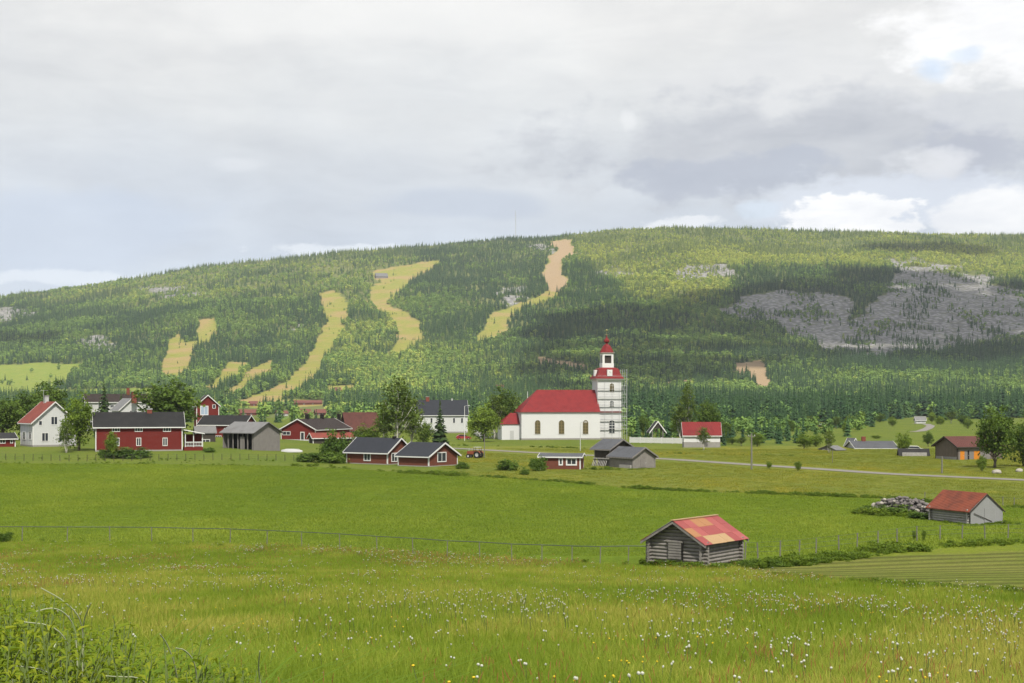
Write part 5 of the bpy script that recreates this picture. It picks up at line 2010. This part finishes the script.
# ------------------------------------------------------------------ the trees and bushes of the village
TB = 'trees of the village'
tree('broad', 4, 396, 42, 335, 'dark tree at the left edge, lower than its neighbour', TB, 0)
tree('broad', 27, 388, 36, 345, 'dark tree behind the small red hut', TB, 1)
tree('broad', 48, 378, 42, 365, 'tallest dark tree, behind the chimney of the white salmon-roofed house', TB, 2)
tree('light', 79, 387, 38, 0, ybase=451, label='broad light birch covering the right end of the white salmon-roofed house', group=TB, v=0)
tree('birch', 66, 419, 20, 0, 'small light birch in front of the white salmon-roofed house', TB, 1, ybase=453)
tree('spruce', 104, 377, 21, 360, 'slim dark spruce between the left birch and the white gable house', TB, 0)
tree('spruce', 121, 386, 10, 395, 'thin dark spruce top left of the brick chimney', TB, 1)
tree('broad', 168, 375, 62, 330, 'large dense dark tree rising behind the long red house', TB, 1)
tree('light', 112, 429, 15, 0, 'small round young tree in front of the long red house', TB, 1, ybase=458.5)
tree('bush', 130, 446, 42, 0, 'wide low bush spread in front of the long red house', v=0, ybase=458)
tree('bush', 106, 447, 16, 0, 'small bush left of the wide low one at the red house', v=1, ybase=458)
tree('bush', 209, 447, 12, 0, 'small round bush below the white window of the dark shed', v=2, ybase=452.5)
tree('bush', 335, 427, 30, 0, 'tall round dark bush left of the brick red cottages', v=0, ybase=460)
tree('bush', 309, 451, 26, 0, 'low dark hedge beside the pale boat', v=1, ybase=462)
tree('bush', 330, 450, 30, 0, 'low dark hedge under the tall round bush', v=2, ybase=463)
tree('light', 367, 421, 28, 330, 'round green tree between the brown roof and the tall birch', TB, 0)
tree('birch', 397, 373, 44, 300, 'tall birch with white trunks behind the brick red cottages', TB, 1)
tree('birch', 412, 398, 26, 315, 'shorter birch on the right of the tall birch', TB, 0)
tree('birch', 384, 402, 24, 305, 'shorter birch on the left of the tall birch', TB, 1)
tree('broad', 424, 420, 18, 330, 'small dark tree between the birches and the spruce', TB, 0)
tree('spruce', 440, 399, 20, 300, 'dark spruce in front of the long white house', TB, 1)
tree('light', 484, 400, 34, 385, 'light green round tree by the churchyard fence', TB, 0)
tree('broad', 503, 385, 32, 415, 'taller darker tree left of the church', TB, 2)
tree('birch', 494, 392, 20, 412, 'slim birch between the light green tree and the darker one by the church', TB, 0)
tree('birch', 688, 379, 19, 372, 'tall slim tree behind the red-roofed white house', TB, 1)
tree('birch', 680, 403, 20, 374, 'lower bright tree left of the tall slim one by the white house', TB, 0)
tree('broad', 707, 398, 24, 372, 'dark round tree behind the right end of the red-roofed white house', TB, 0)
tree('broad', 724, 419, 16, 385, 'small dark tree right of the red-roofed white house', TB, 1)
tree('birch', 703.5, 426, 13, 325, 'slender young birch in front of the red-roofed white house', TB, 0)
tree('broad', 643, 414, 14, 440, 'small dark tree right of the tower scaffold', TB, 2)
tree('broad', 670, 424, 12, 430, 'small dark tree right of the belfry', TB, 1)
tree('bush', 633, 432, 10, 435, 'dark bush at the foot of the tower scaffold', v=1)
tree('bush', 508, 457.5, 22, 0, 'round green bush in the grass between tractor and red cabin', v=2, ybase=470.5)
tree('bush', 525, 466.5, 10, 0, 'small bush at the field edge left of the red cabin', v=0, ybase=475)
tree('bush', 538.5, 455, 19, 0, 'dark rounded bush at the left end of the red cabin', v=1, ybase=471)
tree('bush', 463, 461, 12, 0, 'low bush at the right corner of the lower brick cottage', v=2, ybase=469)
tree('light', 757, 431, 14, 345, 'small bright tree beyond the grey pole', TB, 1)
tree('birch', 741, 437, 12, 350, 'small thin tree left of the grey pole', TB, 0)
tree('broad', 732, 437, 13, 360, 'low dark tree right behind the white house garden', TB, 2)
tree('light', 804, 431, 18, 330, 'rounded tree left of the small grey shed', TB, 0)
tree('light', 816, 433, 16, 345, 'lower rounded tree just behind the small grey shed', TB, 1)
tree('birch', 829, 429, 15, 308, 'bright young birch in front of the small grey shed', TB, 1)
tree('light', 904, 428.5, 16, 296, 'round bright green tree above the low dark barn', TB, 0)
tree('broad', 928, 431, 11, 345, 'small dark tree left of the brown barn', TB, 2)
tree('light', 876, 435, 10, 420, 'small tree behind the long low grey roof', TB, 1)
tree('broad', 994.5, 404, 42, 236, 'big tree with dense crown right of the brown barn', TB, 2)
tree('broad', 1024, 416, 34, 240, 'tree at the right edge beside the big dense one', TB, 1)
tree('light', 982, 454, 11, 0, 'young rounded tree standing before the orange barn door', TB, 1, ybase=471.5)
tree('light', 769, 459.5, 6, 0, 'tiny young tree by the road, left of a darker one', TB, 0, ybase=469)
tree('light', 798, 460, 7.5, 0, 'small upright young tree by the road, right of a tinier one', TB, 1, ybase=471)
tree('bush', 749, 558, 20, 0, 'dark weedy bush at the right corner of the log hay barn', v=1, ybase=569)
tree('bush', 776, 559, 18, 0, 'dark weedy bush in the ditch, second from the log hay barn', v=2, ybase=567)
tree('bush', 651, 553, 9, 0, 'small weed bush at the left corner of the log hay barn', v=0, ybase=563)
tree('bush', 893, 504, 40, 0, 'weedy green bank in front of the stone heap', v=0, ybase=514.5)
tree('bush', 868, 505, 22, 0, 'weedy mound at the left tip of the stone heap', v=1, ybase=512)
tree('bush', 920, 511, 24, 0, 'low weeds where the stone heap meets the rusty roofed barn', v=2, ybase=519)
tree('bush', 4, 531, 16, 0, 'small dark weed clump at the left edge by the fence', v=1, ybase=542)
tree('light', 914, 528, 4, 0, 'thin upright sapling in the ditch, left of its twin', 'twin saplings in the ditch', 0, ybase=541)
tree('light', 924, 529, 4.5, 0, 'thin upright sapling in the ditch, right of its twin', 'twin saplings in the ditch', 1, ybase=541)
# trees standing apart at the edge of the far fields
r_ = random.Random(12)
far_lab = 'tree at the foot of the mountain beyond the far fields'
for i, (px, yt, w, D) in enumerate([(850, 418, 13, 600), (862, 415, 14, 640), (836, 421, 12, 560), (880, 417, 11, 720), (892, 420, 10, 600), (940, 420, 11, 640), (951, 416, 13, 690), (963, 419, 12, 660), (968, 421, 11, 560), (932, 416, 10, 730), (810, 420, 12, 560), (790, 424, 11, 500), (778, 427, 10, 470), (846, 426, 9, 480), (770, 424, 9, 560), (1008, 421, 12, 640)]):
    tree(('light', 'light', 'birch', 'broad')[i % 4], px, yt - 5, w * .9, D, far_lab, 'trees at the foot of the mountain', i % 2)


# ------------------------------------------------------------------ grass and flowers of the meadow
M['blade'] = leafmat('meadow_blades', (0.100, 0.166, 0.014), (0.193, 0.264, 0.024), 'tint', 0.4, True, (0.40, 0.35, 0.085))
M['weed'] = leafmat('ditch_weed_leaves', (0.055, 0.100, 0.012), (0.120, 0.180, 0.018), 'tint', 0.3, True, (0.20, 0.25, 0.03))
M['sorrel'] = paint('sorrel_red', (0.28, 0.11, 0.04), 0.8, 0.3, 9)
M['seed'] = paint('dandelion_seed_head', (0.44, 0.45, 0.39), 0.9, 0.08, 30)
M['stalk'] = paint('flower_stalk', (0.09, 0.125, 0.03), 0.8, 0.2, 9)
M['yellow'] = paint('yellow_petals', (0.62, 0.44, 0.02), 0.7, 0.1, 30)


def tuft(name, seed, n, h, spread, width, mat, lean=.35, seg=3, link=False, flop=0.0):
    r = np.random.default_rng(seed)
    V, Fs = [], []
    for _ in range(n):
        a = r.uniform(0, 6.28)
        d = np.array([math.cos(a), math.sin(a), 0])
        s = np.array([-d[1], d[0], 0])
        b = np.array([r.normal() * spread, r.normal() * spread, -.03])
        hh = h * r.uniform(.5, 1.1)
        ln_ = hh * abs(r.normal()) * lean + hh * flop * r.uniform(.3, 1)
        w = width * r.uniform(.7, 1.3)
        k = len(V)
        for i in range(seg + 1):
            f = i / seg
            c = b + d * ln_ * f * f + np.array([0, 0, hh * (f - .45 * flop * f * f * 1.6)])
            ww = w * (1 - f) ** .6 * .5
            if i < seg:
                V += [c - s * ww, c + s * ww]
            else:
                V.append(c)
        for i in range(seg - 1):
            Fs.append((k + 2 * i, k + 2 * i + 1, k + 2 * i + 3, k + 2 * i + 2))
        Fs.append((k + 2 * seg - 2, k + 2 * seg - 1, k + 2 * seg))
    q = np.array([f for f in Fs if len(f) == 4])
    t3 = np.array([f for f in Fs if len(f) == 3])
    return np_mesh(name, np.array(V), [q, t3] if len(q) else t3, mat, link=link)


def region_pts(n, d0, d1, cond, r, um=.43):
    """points spread evenly over the ground between two depths"""
    Y = np.sqrt(r.uniform(d0 ** 2, d1 ** 2, n))
    X = r.uniform(-um, um, n) * Y
    Z = H(X, Y)
    px, py = proj(X, Y, Z)
    k = cond(px, py, X, Y)
    return X[k], Y[k], Z[k]


def meadow():
    r = np.random.default_rng(31)
    pr = [tuft('meadow_tuft_%d' % i, 300 + i, 30, .20, .13, .007, M['blade'], .55) for i in range(4)]
    pr += [tuft('meadow_tuft_%d' % (4 + i), 320 + i, 30, .22, .22, .014, M['blade'], .55, 2) for i in range(3)]
    for o in pr:
        pass
    TUFTS = proto_col(pr)
    inm = lambda px, py, X, Y: (py > ln(L1, px) + .2) & ~((px > 745) & (py < ln(L4, px) + 1))
    allP, S, I, T = [], [], [], []
    for n, d0, d1, s0, i0, i1 in ((34000, 4.0, 22, 1.0, 0, 4), (44000, 22, 50, 1.05, 0, 7), (36000, 50, 112, .9, 4, 7)):
        X, Y, Z = region_pts(n, d0, d1, inm, r)
        m = len(X)
        pat = fbm(X / 5, Y / 9, 4)
        s = s0 * r.uniform(.6, 1.2, m) * (.55 + .9 * pat)
        allP.append(np.c_[X, Y, Z])
        S.append(np.c_[s * 1.1, s * 1.1, s])
        I.append(r.integers(i0, i1, m))
        T.append(np.clip(.42 + (fbm(X / 3 + 7, Y / 7, 4) - .5) * 1.5 + (fbm(X / 17 + 9, Y / 30, 3) - .5) * .8 + r.normal(0, .22, m), 0, 1))
    P = np.concatenate(allP)
    m = len(P)
    scatter('meadow_grass', P, np.c_[r.normal(0, .1, m), r.normal(0, .1, m), r.uniform(0, 6.28, m)], np.concatenate(S), np.concatenate(I), np.concatenate(T), TUFTS, 'uneven meadow grass with seed stalks filling the foreground', 'grass')

    # small flowers nobody could count
    def flower(name, seed, kind):
        rr = np.random.default_rng(seed)
        mb = MB()
        for _ in range(3):
            x, y, z = rr.normal() * .12, rr.normal() * .12, rr.uniform(.18, .32)
            if kind == 'sorrel':
                mb.tube([(x, y, 0), (x * 1.4, y * 1.4, z * .62)], .002, 4, 0)
                mb.tube([(x * 1.4, y * 1.4, z * .62), (x * 1.5, y * 1.5, z * .8), (x * 1.6, y * 1.6, z * .98)], [.002, .0042, .002], 5, 1)
            elif kind == 'yellow':
                mb.tube([(x, y, 0), (x * 1.3, y * 1.3, z)], .004, 4, 0)
                mb.lathe(Fr(o=(x * 1.3, y * 1.3, z)), 0, 0, [(.004, -.01), (.013, .004), (.008, .010)], 6, m=1)
            else:
                mb.tube([(x, y, 0), (x * 1.3, y * 1.3, z)], .004, 4, 0)
                mb.lathe(Fr(o=(x * 1.3, y * 1.3, z)), 0, 0, [(.004, -.012), (.014, -.005), (.015, .005), (.007, .014)], 7, m=1)
        o = mb.build(name, [M['stalk'], M[kind if kind != 'white' else 'seed']])
        COL.objects.unlink(o)
        return o
    FL = proto_col([flower('flower_a', 1, 'sorrel'), flower('flower_b', 2, 'sorrel'), flower('flower_c', 3, 'yellow'), flower('flower_d', 4, 'white')])
    X, Y, Z = region_pts(24000, 8, 108, inm, r)
    g = fbm(X / 6 + 55, Y / 13 + 3, 4)
    k = r.random(len(X)) < smooth(.48, .70, g) * .85 + .10
    X, Y, Z, g = X[k], Y[k], Z[k], g[k]
    m = len(X)
    kind = np.where(r.random(m) < .80, r.integers(0, 2, m), np.where(r.random(m) < .22, 2, 3))
    far = np.clip(Y / 60, .9, 1.5)
    s = r.uniform(.8, 1.3, m) * np.where(kind < 2, far ** 1.8, far * .9)
    scatter('meadow_flowers', np.c_[X, Y, Z], np.c_[r.normal(0, .12, m), r.normal(0, .12, m), r.uniform(0, 6.28, m)], np.c_[s, s, r.uniform(.85, 1.2, m)], kind, r.random(m), FL, 'countless small sorrel, yellow and white flowers among the meadow grass', 'flowers')

    # dandelion clocks: the nearest ones are objects of their own
    def clock(seed):
        rr = np.random.default_rng(seed)
        mb = MB()
        h = rr.uniform(.24, .34)
        x, y = rr.normal() * .03, rr.normal() * .03
        mb.tube([(0, 0, -.05), (x * .4, y * .4, h * .5), (x, y, h)], .0045, 5, 0)
        for j in range(90):
            d = rr.normal(size=3)
            d /= np.linalg.norm(d)
            c = np.array([x, y, h + .02]) + d * .0128 * rr.uniform(.7, 1.15)
            t1 = np.cross(d, [.3, .8, .5])
            t1 /= np.linalg.norm(t1)
            t2 = np.cross(d, t1)
            w = .0048
            mb.add([c + t1 * w, c + t2 * w, c - t1 * w, c - t2 * w], [(0, 1, 2, 3)], 1)
        mb.lathe(Fr(o=(x, y, h + .02)), 0, 0, [(.003, -.011), (.0105, -.006), (.0105, .006), (.003, .011)], 8, m=1)
        return mb
    base = [clock(70 + i).build('dandelion_clock', [M['stalk'], M['seed']], normals=False) for i in range(3)]
    lab = 'white dandelion seed head on a thin stalk in the near meadow'
    X, Y, Z = region_pts(16000, 11.0, 62, lambda px, py, X, Y: (px > 170 - (Y - 11) * 14) & (px < 1040) & (py < 705) & (py > 575) & inm(px, py, X, Y), r)
    w = (smooth(.40, .62, fbm(X / 3.5 + 5, Y / 6 + 40, 3)) + .06) * (1 - .75 * smooth(30, 55, Y))
    k = r.random(len(X)) < w * .36
    X, Y, Z = X[k], Y[k], Z[k]
    o_ = np.argsort(Y)
    X, Y, Z = X[o_], Y[o_], Z[o_]
    print('dandelions', len(X))
    n = min(285, len(X))
    for i in range(n):
        o = base[i] if i < 3 else base[i % 3].copy()
        if i >= 3:
            COL.objects.link(o)
        o.location = (X[i], Y[i], Z[i])
        s = random.uniform(.6, 1.0)
        o.scale = (s, s, s * random.uniform(.8, 1.1))
        o.rotation_euler = (random.gauss(0, .1), random.gauss(0, .1), random.uniform(0, 6.28))
        tag(o, lab, 'dandelion', 'dandelion seed heads in the near meadow')
    m = len(X) - n
    if m > 0:
        FL2 = proto_col([base[0].copy()])
        s = r.uniform(.9, 1.4, m)
        scatter('dandelion_clocks', np.c_[X[n:], Y[n:], Z[n:]], np.c_[np.zeros(m), np.zeros(m), r.uniform(0, 6.28, m)], np.c_[s, s, s], np.zeros(m, int), r.random(m), FL2, 'many farther dandelion seed heads in the meadow', 'dandelions')


meadow()


def edges():
    """rank grass and weeds along ditches and field edges"""
    r = np.random.default_rng(41)
    pr = []
    for i in range(3):
        V, Fq, v, cs = crown_geo(np.random.default_rng(500 + i), 1.0, .6, 0.05, 16, 14, .09, sig=.14)
        pr.append(np_mesh('ditch_weed_%d' % i, V, Fq, M['weed'], link=False))
    W_ = proto_col(pr)
    P, S, T = [], [], []

    def line(L, x0, x1, n, wd, h0, h1, t0, off=0.0):
        for _ in range(n):
            px = r.uniform(x0, x1)
            py = ln(L, px) + off
            p = hit(px, py, 5)
            y = p[1] + r.normal() * wd
            x = p[0] + r.normal() * .4
            q = float(fbm(np.array(x / 4.5 + L[0][1]), np.array(y / 4.5), 3))
            if q < .42 + r.uniform(-.06, .06):
                continue
            s = r.uniform(h0 * .6, h1) * (.25 + 1.25 * q)
            P.append((x, y, float(H(x, y)) - .05))
            S.append((s * 1.5, s * 1.5, s))
            T.append(np.clip(t0 + r.normal() * .15, 0, 1))

    line(L2, -20, 300, 260, 1.6, .15, .35, .4)
    line(L2, 290, 470, 300, 1.5, .3, .7, .5, 0)
    line(L2, 470, 1040, 800, .6, .2, .5, .3)
    line([(0, 459.5), (300, 461)], -10, 300, 130, 1.6, .15, .35, .45)
    line([(640, 453.0), (800, 456)], 630, 800, 120, .8, .15, .35, .3, 0)
    line([(430, 447), (640, 452)], 445, 640, 150, .8, .3, .6, .3, -2.2)
    DT = [(745, 567), (800, 563.5), (840, 558), (880, 552), (920, 548.5), (960, 546), (1030, 542)]
    line(DT, 745, 930, 420, .9, .25, .7, .3, 1.0)
    line(DT, 850, 1040, 220, .8, .2, .5, .5)
    line([(745, 574), (800, 577.5), (900, 585.5), (1030, 597)], 745, 1030, 380, .5, .12, .3, .4)
    line([(645, 563), (704, 569), (742, 567)], 645, 745, 110, .35, .25, .5, .25, 1)
    line([(930, 518), (969, 525.5), (1002, 523)], 928, 1004, 90, .35, .15, .4, .3, .8)
    line([(590, 469), (633, 469.5), (656, 468.5)], 590, 660, 60, .5, .2, .5, .35, .5)
    line([(860, 513), (945, 520)], 858, 945, 140, .6, .3, .7, .45, 1)
    line([(-5, 541.5), (300, 546), (640, 566)], -5, 640, 60, .8, .1, .3, .5)
    n = len(P)
    scatter('ditch_weeds', P, np.c_[np.zeros(n), np.zeros(n), r.uniform(0, 6.28, n)], S, r.integers(0, 3, n), T, W_, 'rank grass and weeds along the ditches and field edges', 'weeds')


edges()


def field_grass():
    r = np.random.default_rng(52)
    m1 = leafmat('field_blades', (0.105, 0.170, 0.018), (0.172, 0.236, 0.026), 'tint', 0.35, True, (0.255, 0.305, 0.040))
    m2 = leafmat('far_meadow_blades', (0.115, 0.155, 0.020), (0.185, 0.205, 0.028), 'tint', 0.35, True, (0.36, 0.30, 0.040))
    for nm, mt, n, d0, d1, cond, lab in (
        ('field_grass', m1, 95000, 98, 262, lambda px, py, X, Y: (py < ln(L1, px)) & (py > ln(L2, px)) & ~((px > 750) & (py > ln(L3, px) - .5)), 'dense short green grass of the large field'),
        ('far_meadow_grass', m2, 60000, 150, 330, lambda px, py, X, Y: (py < ln(L2, px)) & (px > 440) & (py > 447) & (np.abs(py - np.interp(px, [p[0] for p in ROAD], [p[1] for p in ROAD])) > 2.2), 'uneven olive and yellow meadow grass along the road'),
    ):
        X, Y, Z = region_pts(n, d0, d1, cond, r, .40)
        m = len(X)
        pr_ = [tuft(nm + '_tuft_%d' % i, 700 + i, 22, .16, .30, .035, mt, .6, 2) for i in range(3)]
        pat = fbm(X / 7 + 31, Y / 12 + 3, 4)
        s = r.uniform(.6, 1.3, m) * (.5 + 1.0 * pat)
        t_ = np.clip(.42 + (pat - .5) * 1.2 + (fbm(X / 30 + 3, Y / 40 + 31, 3) - .5) * 1.0 + r.normal(0, .22, m), 0, 1)
        scatter(nm, np.c_[X, Y, Z], np.c_[np.zeros(m), np.zeros(m), r.uniform(0, 6.28, m)], np.c_[s * 1.4, s * 1.4, s], r.integers(0, 3, m), t_, proto_col(pr_), lab, 'grass')


field_grass()

# ------------------------------------------------------------------ weeds close by, bottom left
M['near_leaf'] = leafmat('near_weed_leaf', (0.045, 0.090, 0.008), (0.130, 0.195, 0.014), trans=0.4, third=(0.26, 0.29, 0.022))
M['near_blade'] = leafmat('near_grass_blade', (0.110, 0.185, 0.016), (0.200, 0.285, 0.026), trans=0.4)
M['dry'] = paint('dry_pale_stalk', (0.33, 0.36, 0.23), 0.7, 0.2, 14)


def ground_pt(px, D):
    return on(px, D)


def leafy_weed(seed, h, nst, ll, pairs):
    """stems with pairs of pointed leaves; returns stem builder, leaf mesh data"""
    r = np.random.default_rng(seed)
    st = MB()
    V, Fs, val = [], [], []
    for _ in range(nst):
        a = r.uniform(0, 6.28)
        ln_ = r.uniform(.05, .28) * h
        hh = h * r.uniform(.7, 1.05)
        b = np.array([r.normal() * .06, r.normal() * .06, -.05])
        pos = lambda f: b + np.array([math.cos(a) * ln_ * f * f, math.sin(a) * ln_ * f * f, hh * f])
        st.tube([pos(f) for f in (0, .35, .7, 1)], [.006, .005, .004, .002], 5)
        for i in range(pairs):
            f = .12 + .88 * (i + .5) / pairs
            c = pos(f)
            az = a + i * 1.57 + r.normal() * .3
            for sg in (0, math.pi):
                d = np.array([math.cos(az + sg), math.sin(az + sg), 0])
                L = ll * (1.1 - .55 * f) * r.uniform(.7, 1.25)
                w = L * r.uniform(.13, .24)
                up = r.uniform(.15, .7)
                s = np.array([-d[1], d[0], 0])
                k = len(V)
                cur = [c, c + d * L * .35 + np.array([0, 0, L * up * .35]), c + d * L * .75 + np.array([0, 0, L * up * .45]), c + d * L + np.array([0, 0, L * (up * .35 - .18)])]
                fold = np.array([0, 0, w * .35])
                V += [cur[0], cur[1] + s * w + fold, cur[1], cur[1] - s * w + fold, cur[2] + s * w * .75 + fold, cur[2], cur[2] - s * w * .75 + fold, cur[3]]
                Fs += [(k, k + 2, k + 1), (k, k + 3, k + 2), (k + 1, k + 2, k + 5, k + 4), (k + 2, k + 3, k + 6, k + 5), (k + 4, k + 5, k + 7), (k + 5, k + 6, k + 7)]
                val += [np.clip(.25 + f * .5 + r.normal() * .18, 0, 1)] * 6
    V = np.array(V)
    tri = np.array([f for f in Fs if len(f) == 3])
    quad = np.array([f for f in Fs if len(f) == 4])
    vv = np.array([v for f, v in zip(Fs, val) if len(f) == 4] + [v for f, v in zip(Fs, val) if len(f) == 3])
    return st, V, [quad, tri], vv


def near_weeds():
    r = np.random.default_rng(77)
    kinds = []
    for i, (h, nst, ll, pairs) in enumerate(((.95, 10, .10, 17), (.8, 13, .08, 16), (.65, 12, .095, 12), (.9, 10, .085, 19))):
        st, V, Fs, vv = leafy_weed(900 + i, h, nst, ll, pairs)
        lf = np_mesh('leaves', V, Fs, M['near_leaf'], fattrs={'v': vv})
        so = st.build('stem', M['stalk'], smoothed=True)
        kinds.append((lf, so, h))
    used = set()
    top = lambda px: np.interp(px, [-40, 0, 45, 110, 170, 230, 285], [576, 582, 594, 615, 638, 660, 685])
    lab = 'leafy green weed in the thicket at the lower left corner'
    n = 0
    for D in np.linspace(4.3, 7.6, 8):
        for px in np.arange(-50, 285, 27 * 6 / D):
            x = px + r.uniform(-9, 9)
            d = D + r.uniform(-.25, .25)
            p = on(x, d)
            zt = zat(top(x) + r.uniform(-6, 22), d) - p[2]
            if zt < .15:
                continue
            k = int(r.integers(0, 4))
            lf, so, h = kinds[k]
            root = empty('leafy_weed', p, lab, 'weed', 'leafy weeds at the lower left corner')
            for src in (lf, so):
                o = src if k not in used else src.copy()
                if k in used:
                    COL.objects.link(o)
                o.parent = root
            used.add(k)
            s = zt / h
            root.scale = (min(s, 1.1) * r.uniform(.8, 1.1), min(s, 1.1) * r.uniform(.8, 1.1), s)
            root.rotation_euler = (r.normal() * .06, r.normal() * .06, r.uniform(0, 6.28))
            n += 1
    print('weeds', n)
    # tussocks of broad grass
    tz = [tuft('grass_tussock', 60 + i, 52, .75, .08, .011, M['near_blade'], .55, 5, link=True, flop=.5) for i in range(2)]
    more = [(r.uniform(-30, 275), r.uniform(4.4, 6.4)) for _ in range(26)]
    more = [(x, d, float(top(x)) + r.uniform(0, 26)) for x, d in more]
    for i, (px, D, yt) in enumerate(more + list(((112, 5.4, 628), (20, 5.6, 612), (190, 5.6, 655), (70, 6.4, 612), (150, 6.6, 634), (238, 6.0, 668), (95, 4.6, 650), (8, 4.8, 640), (215, 4.9, 672), (46, 5.6, 606), (130, 5.0, 640), (172, 5.1, 660), (60, 4.7, 650), (-6, 5.3, 600), (245, 5.2, 676), (140, 6.2, 632), (30, 4.6, 655), (200, 6.2, 654)))):
        p = on(px, D)
        o = tz[i] if i < 2 else tz[i % 2].copy()
        if i >= 2:
            COL.objects.link(o)
        o.location = p
        s = (zat(yt, D) - p[2]) / .62
        o.scale = (s, s, s)
        o.rotation_euler = (0, 0, r.uniform(0, 6.28))
        tag(o, 'tussock of broad arching grass among the lower left weeds', 'grass tussock', 'grass tussocks among the near weeds')
    # pale arched stalks, each where it bends in the photograph
    for i, (pts, D, lab2) in enumerate((
        ([(84, 640), (80, 616), (63, 600), (41, 588)], 5.3, 'pale arched stalk, the highest of those bending left in the corner'),
        ([(78, 640), (71, 618), (55, 606.5), (34, 612)], 5.2, 'pale arched stalk, the middle one of those bending left in the corner'),
        ([(72, 662), (69, 643), (53, 625), (24, 622)], 5.0, 'pale arched stalk, the long lowest of those bending left in the corner'),
        ([(82, 640), (84, 618), (91, 603)], 5.3, 'short pale stalk leaning right beside the arched ones'),
        ([(64, 690), (55, 676), (38, 668), (16, 666)], 4.7, 'pale arched stalk bending left near the bottom left corner'),
        ([(40, 690), (33, 680), (16, 674)], 4.6, 'short pale stalk low in the bottom left corner'),
        ([(12, 690), (14, 660), (20, 650)], 4.6, 'upright pale stalk in the bottom left corner'),
        ([(197, 690), (196, 664), (186, 650), (176, 648)], 5.0, 'pale arched stalk bending left, rightmost of the corner weeds'),
        ([(178, 690), (176, 668), (168, 645), (160, 634)], 5.4, 'thin pale stalk leaning left over the middle weeds'),
        ([(262, 690), (258, 668), (260, 651)], 5.2, 'thin upright pale stalk right of the corner weeds'),
        ([(61, 668), (60, 650), (57, 640), (51, 655)], 4.9, 'thin hooked pale stalk between the corner weeds'),
        ([(150, 690), (140, 677), (120, 677), (106, 676)], 4.7, 'low pale stalk lying left at the bottom edge'),
    )):
        o0 = on(pts[0][0], D)
        L = []
        rs = np.random.default_rng(i)
        b = on(pts[0][0] + 3, D)
        L.append(Vector(b))
        for j, (x, y) in enumerate(pts):
            d = D - .06 * j
            L.append(Vector(((x - 512) / F * d, d, zat(y, d))))
        # smooth by Catmull subdivision
        for _ in range(2):
            N = [L[0]]
            for a, c in zip(L[:-1], L[1:]):
                N += [a.lerp(c, .25), a.lerp(c, .75)]
            N.append(L[-1])
            L = N
        o0 = Vector(o0)
        L = [q - o0 for q in L]
        nn = len(L)
        ob = MB().tube(L, [.0032 - .0013 * k / nn for k in range(nn)], 6).build('dry_stalk', M['dry'], smoothed=True)
        ob.location = o0
        tag(ob, lab2, 'stalk', 'pale stalks at the lower left')


near_weeds()


# ------------------------------------------------------------------ air
def make_haze():
    m = bpy.data.materials.new('haze_air')
    m.use_nodes = True
    t = NT(m.node_tree)
    t.n.clear()
    out = t.node('ShaderNodeOutputMaterial')
    v = t.node('ShaderNodeVolumePrincipled')
    v.inputs['Color'].default_value = (0.80, 0.88, 1.0, 1)
    v.inputs['Density'].default_value = HAZE
    v.inputs['Anisotropy'].default_value = 0.0
    v.inputs['Density Attribute'].default_value = ''
    v.inputs['Color Attribute'].default_value = ''
    v.inputs['Temperature Attribute'].default_value = ''
    t.l.new(v.outputs[0], out.inputs['Volume'])
    o = MB().box(W0, -9000, 9000, -250, 6700, -60, 660).build('haze', m)
    tag(o, kind='stuff')


HAZE = 4.5e-5
make_haze()
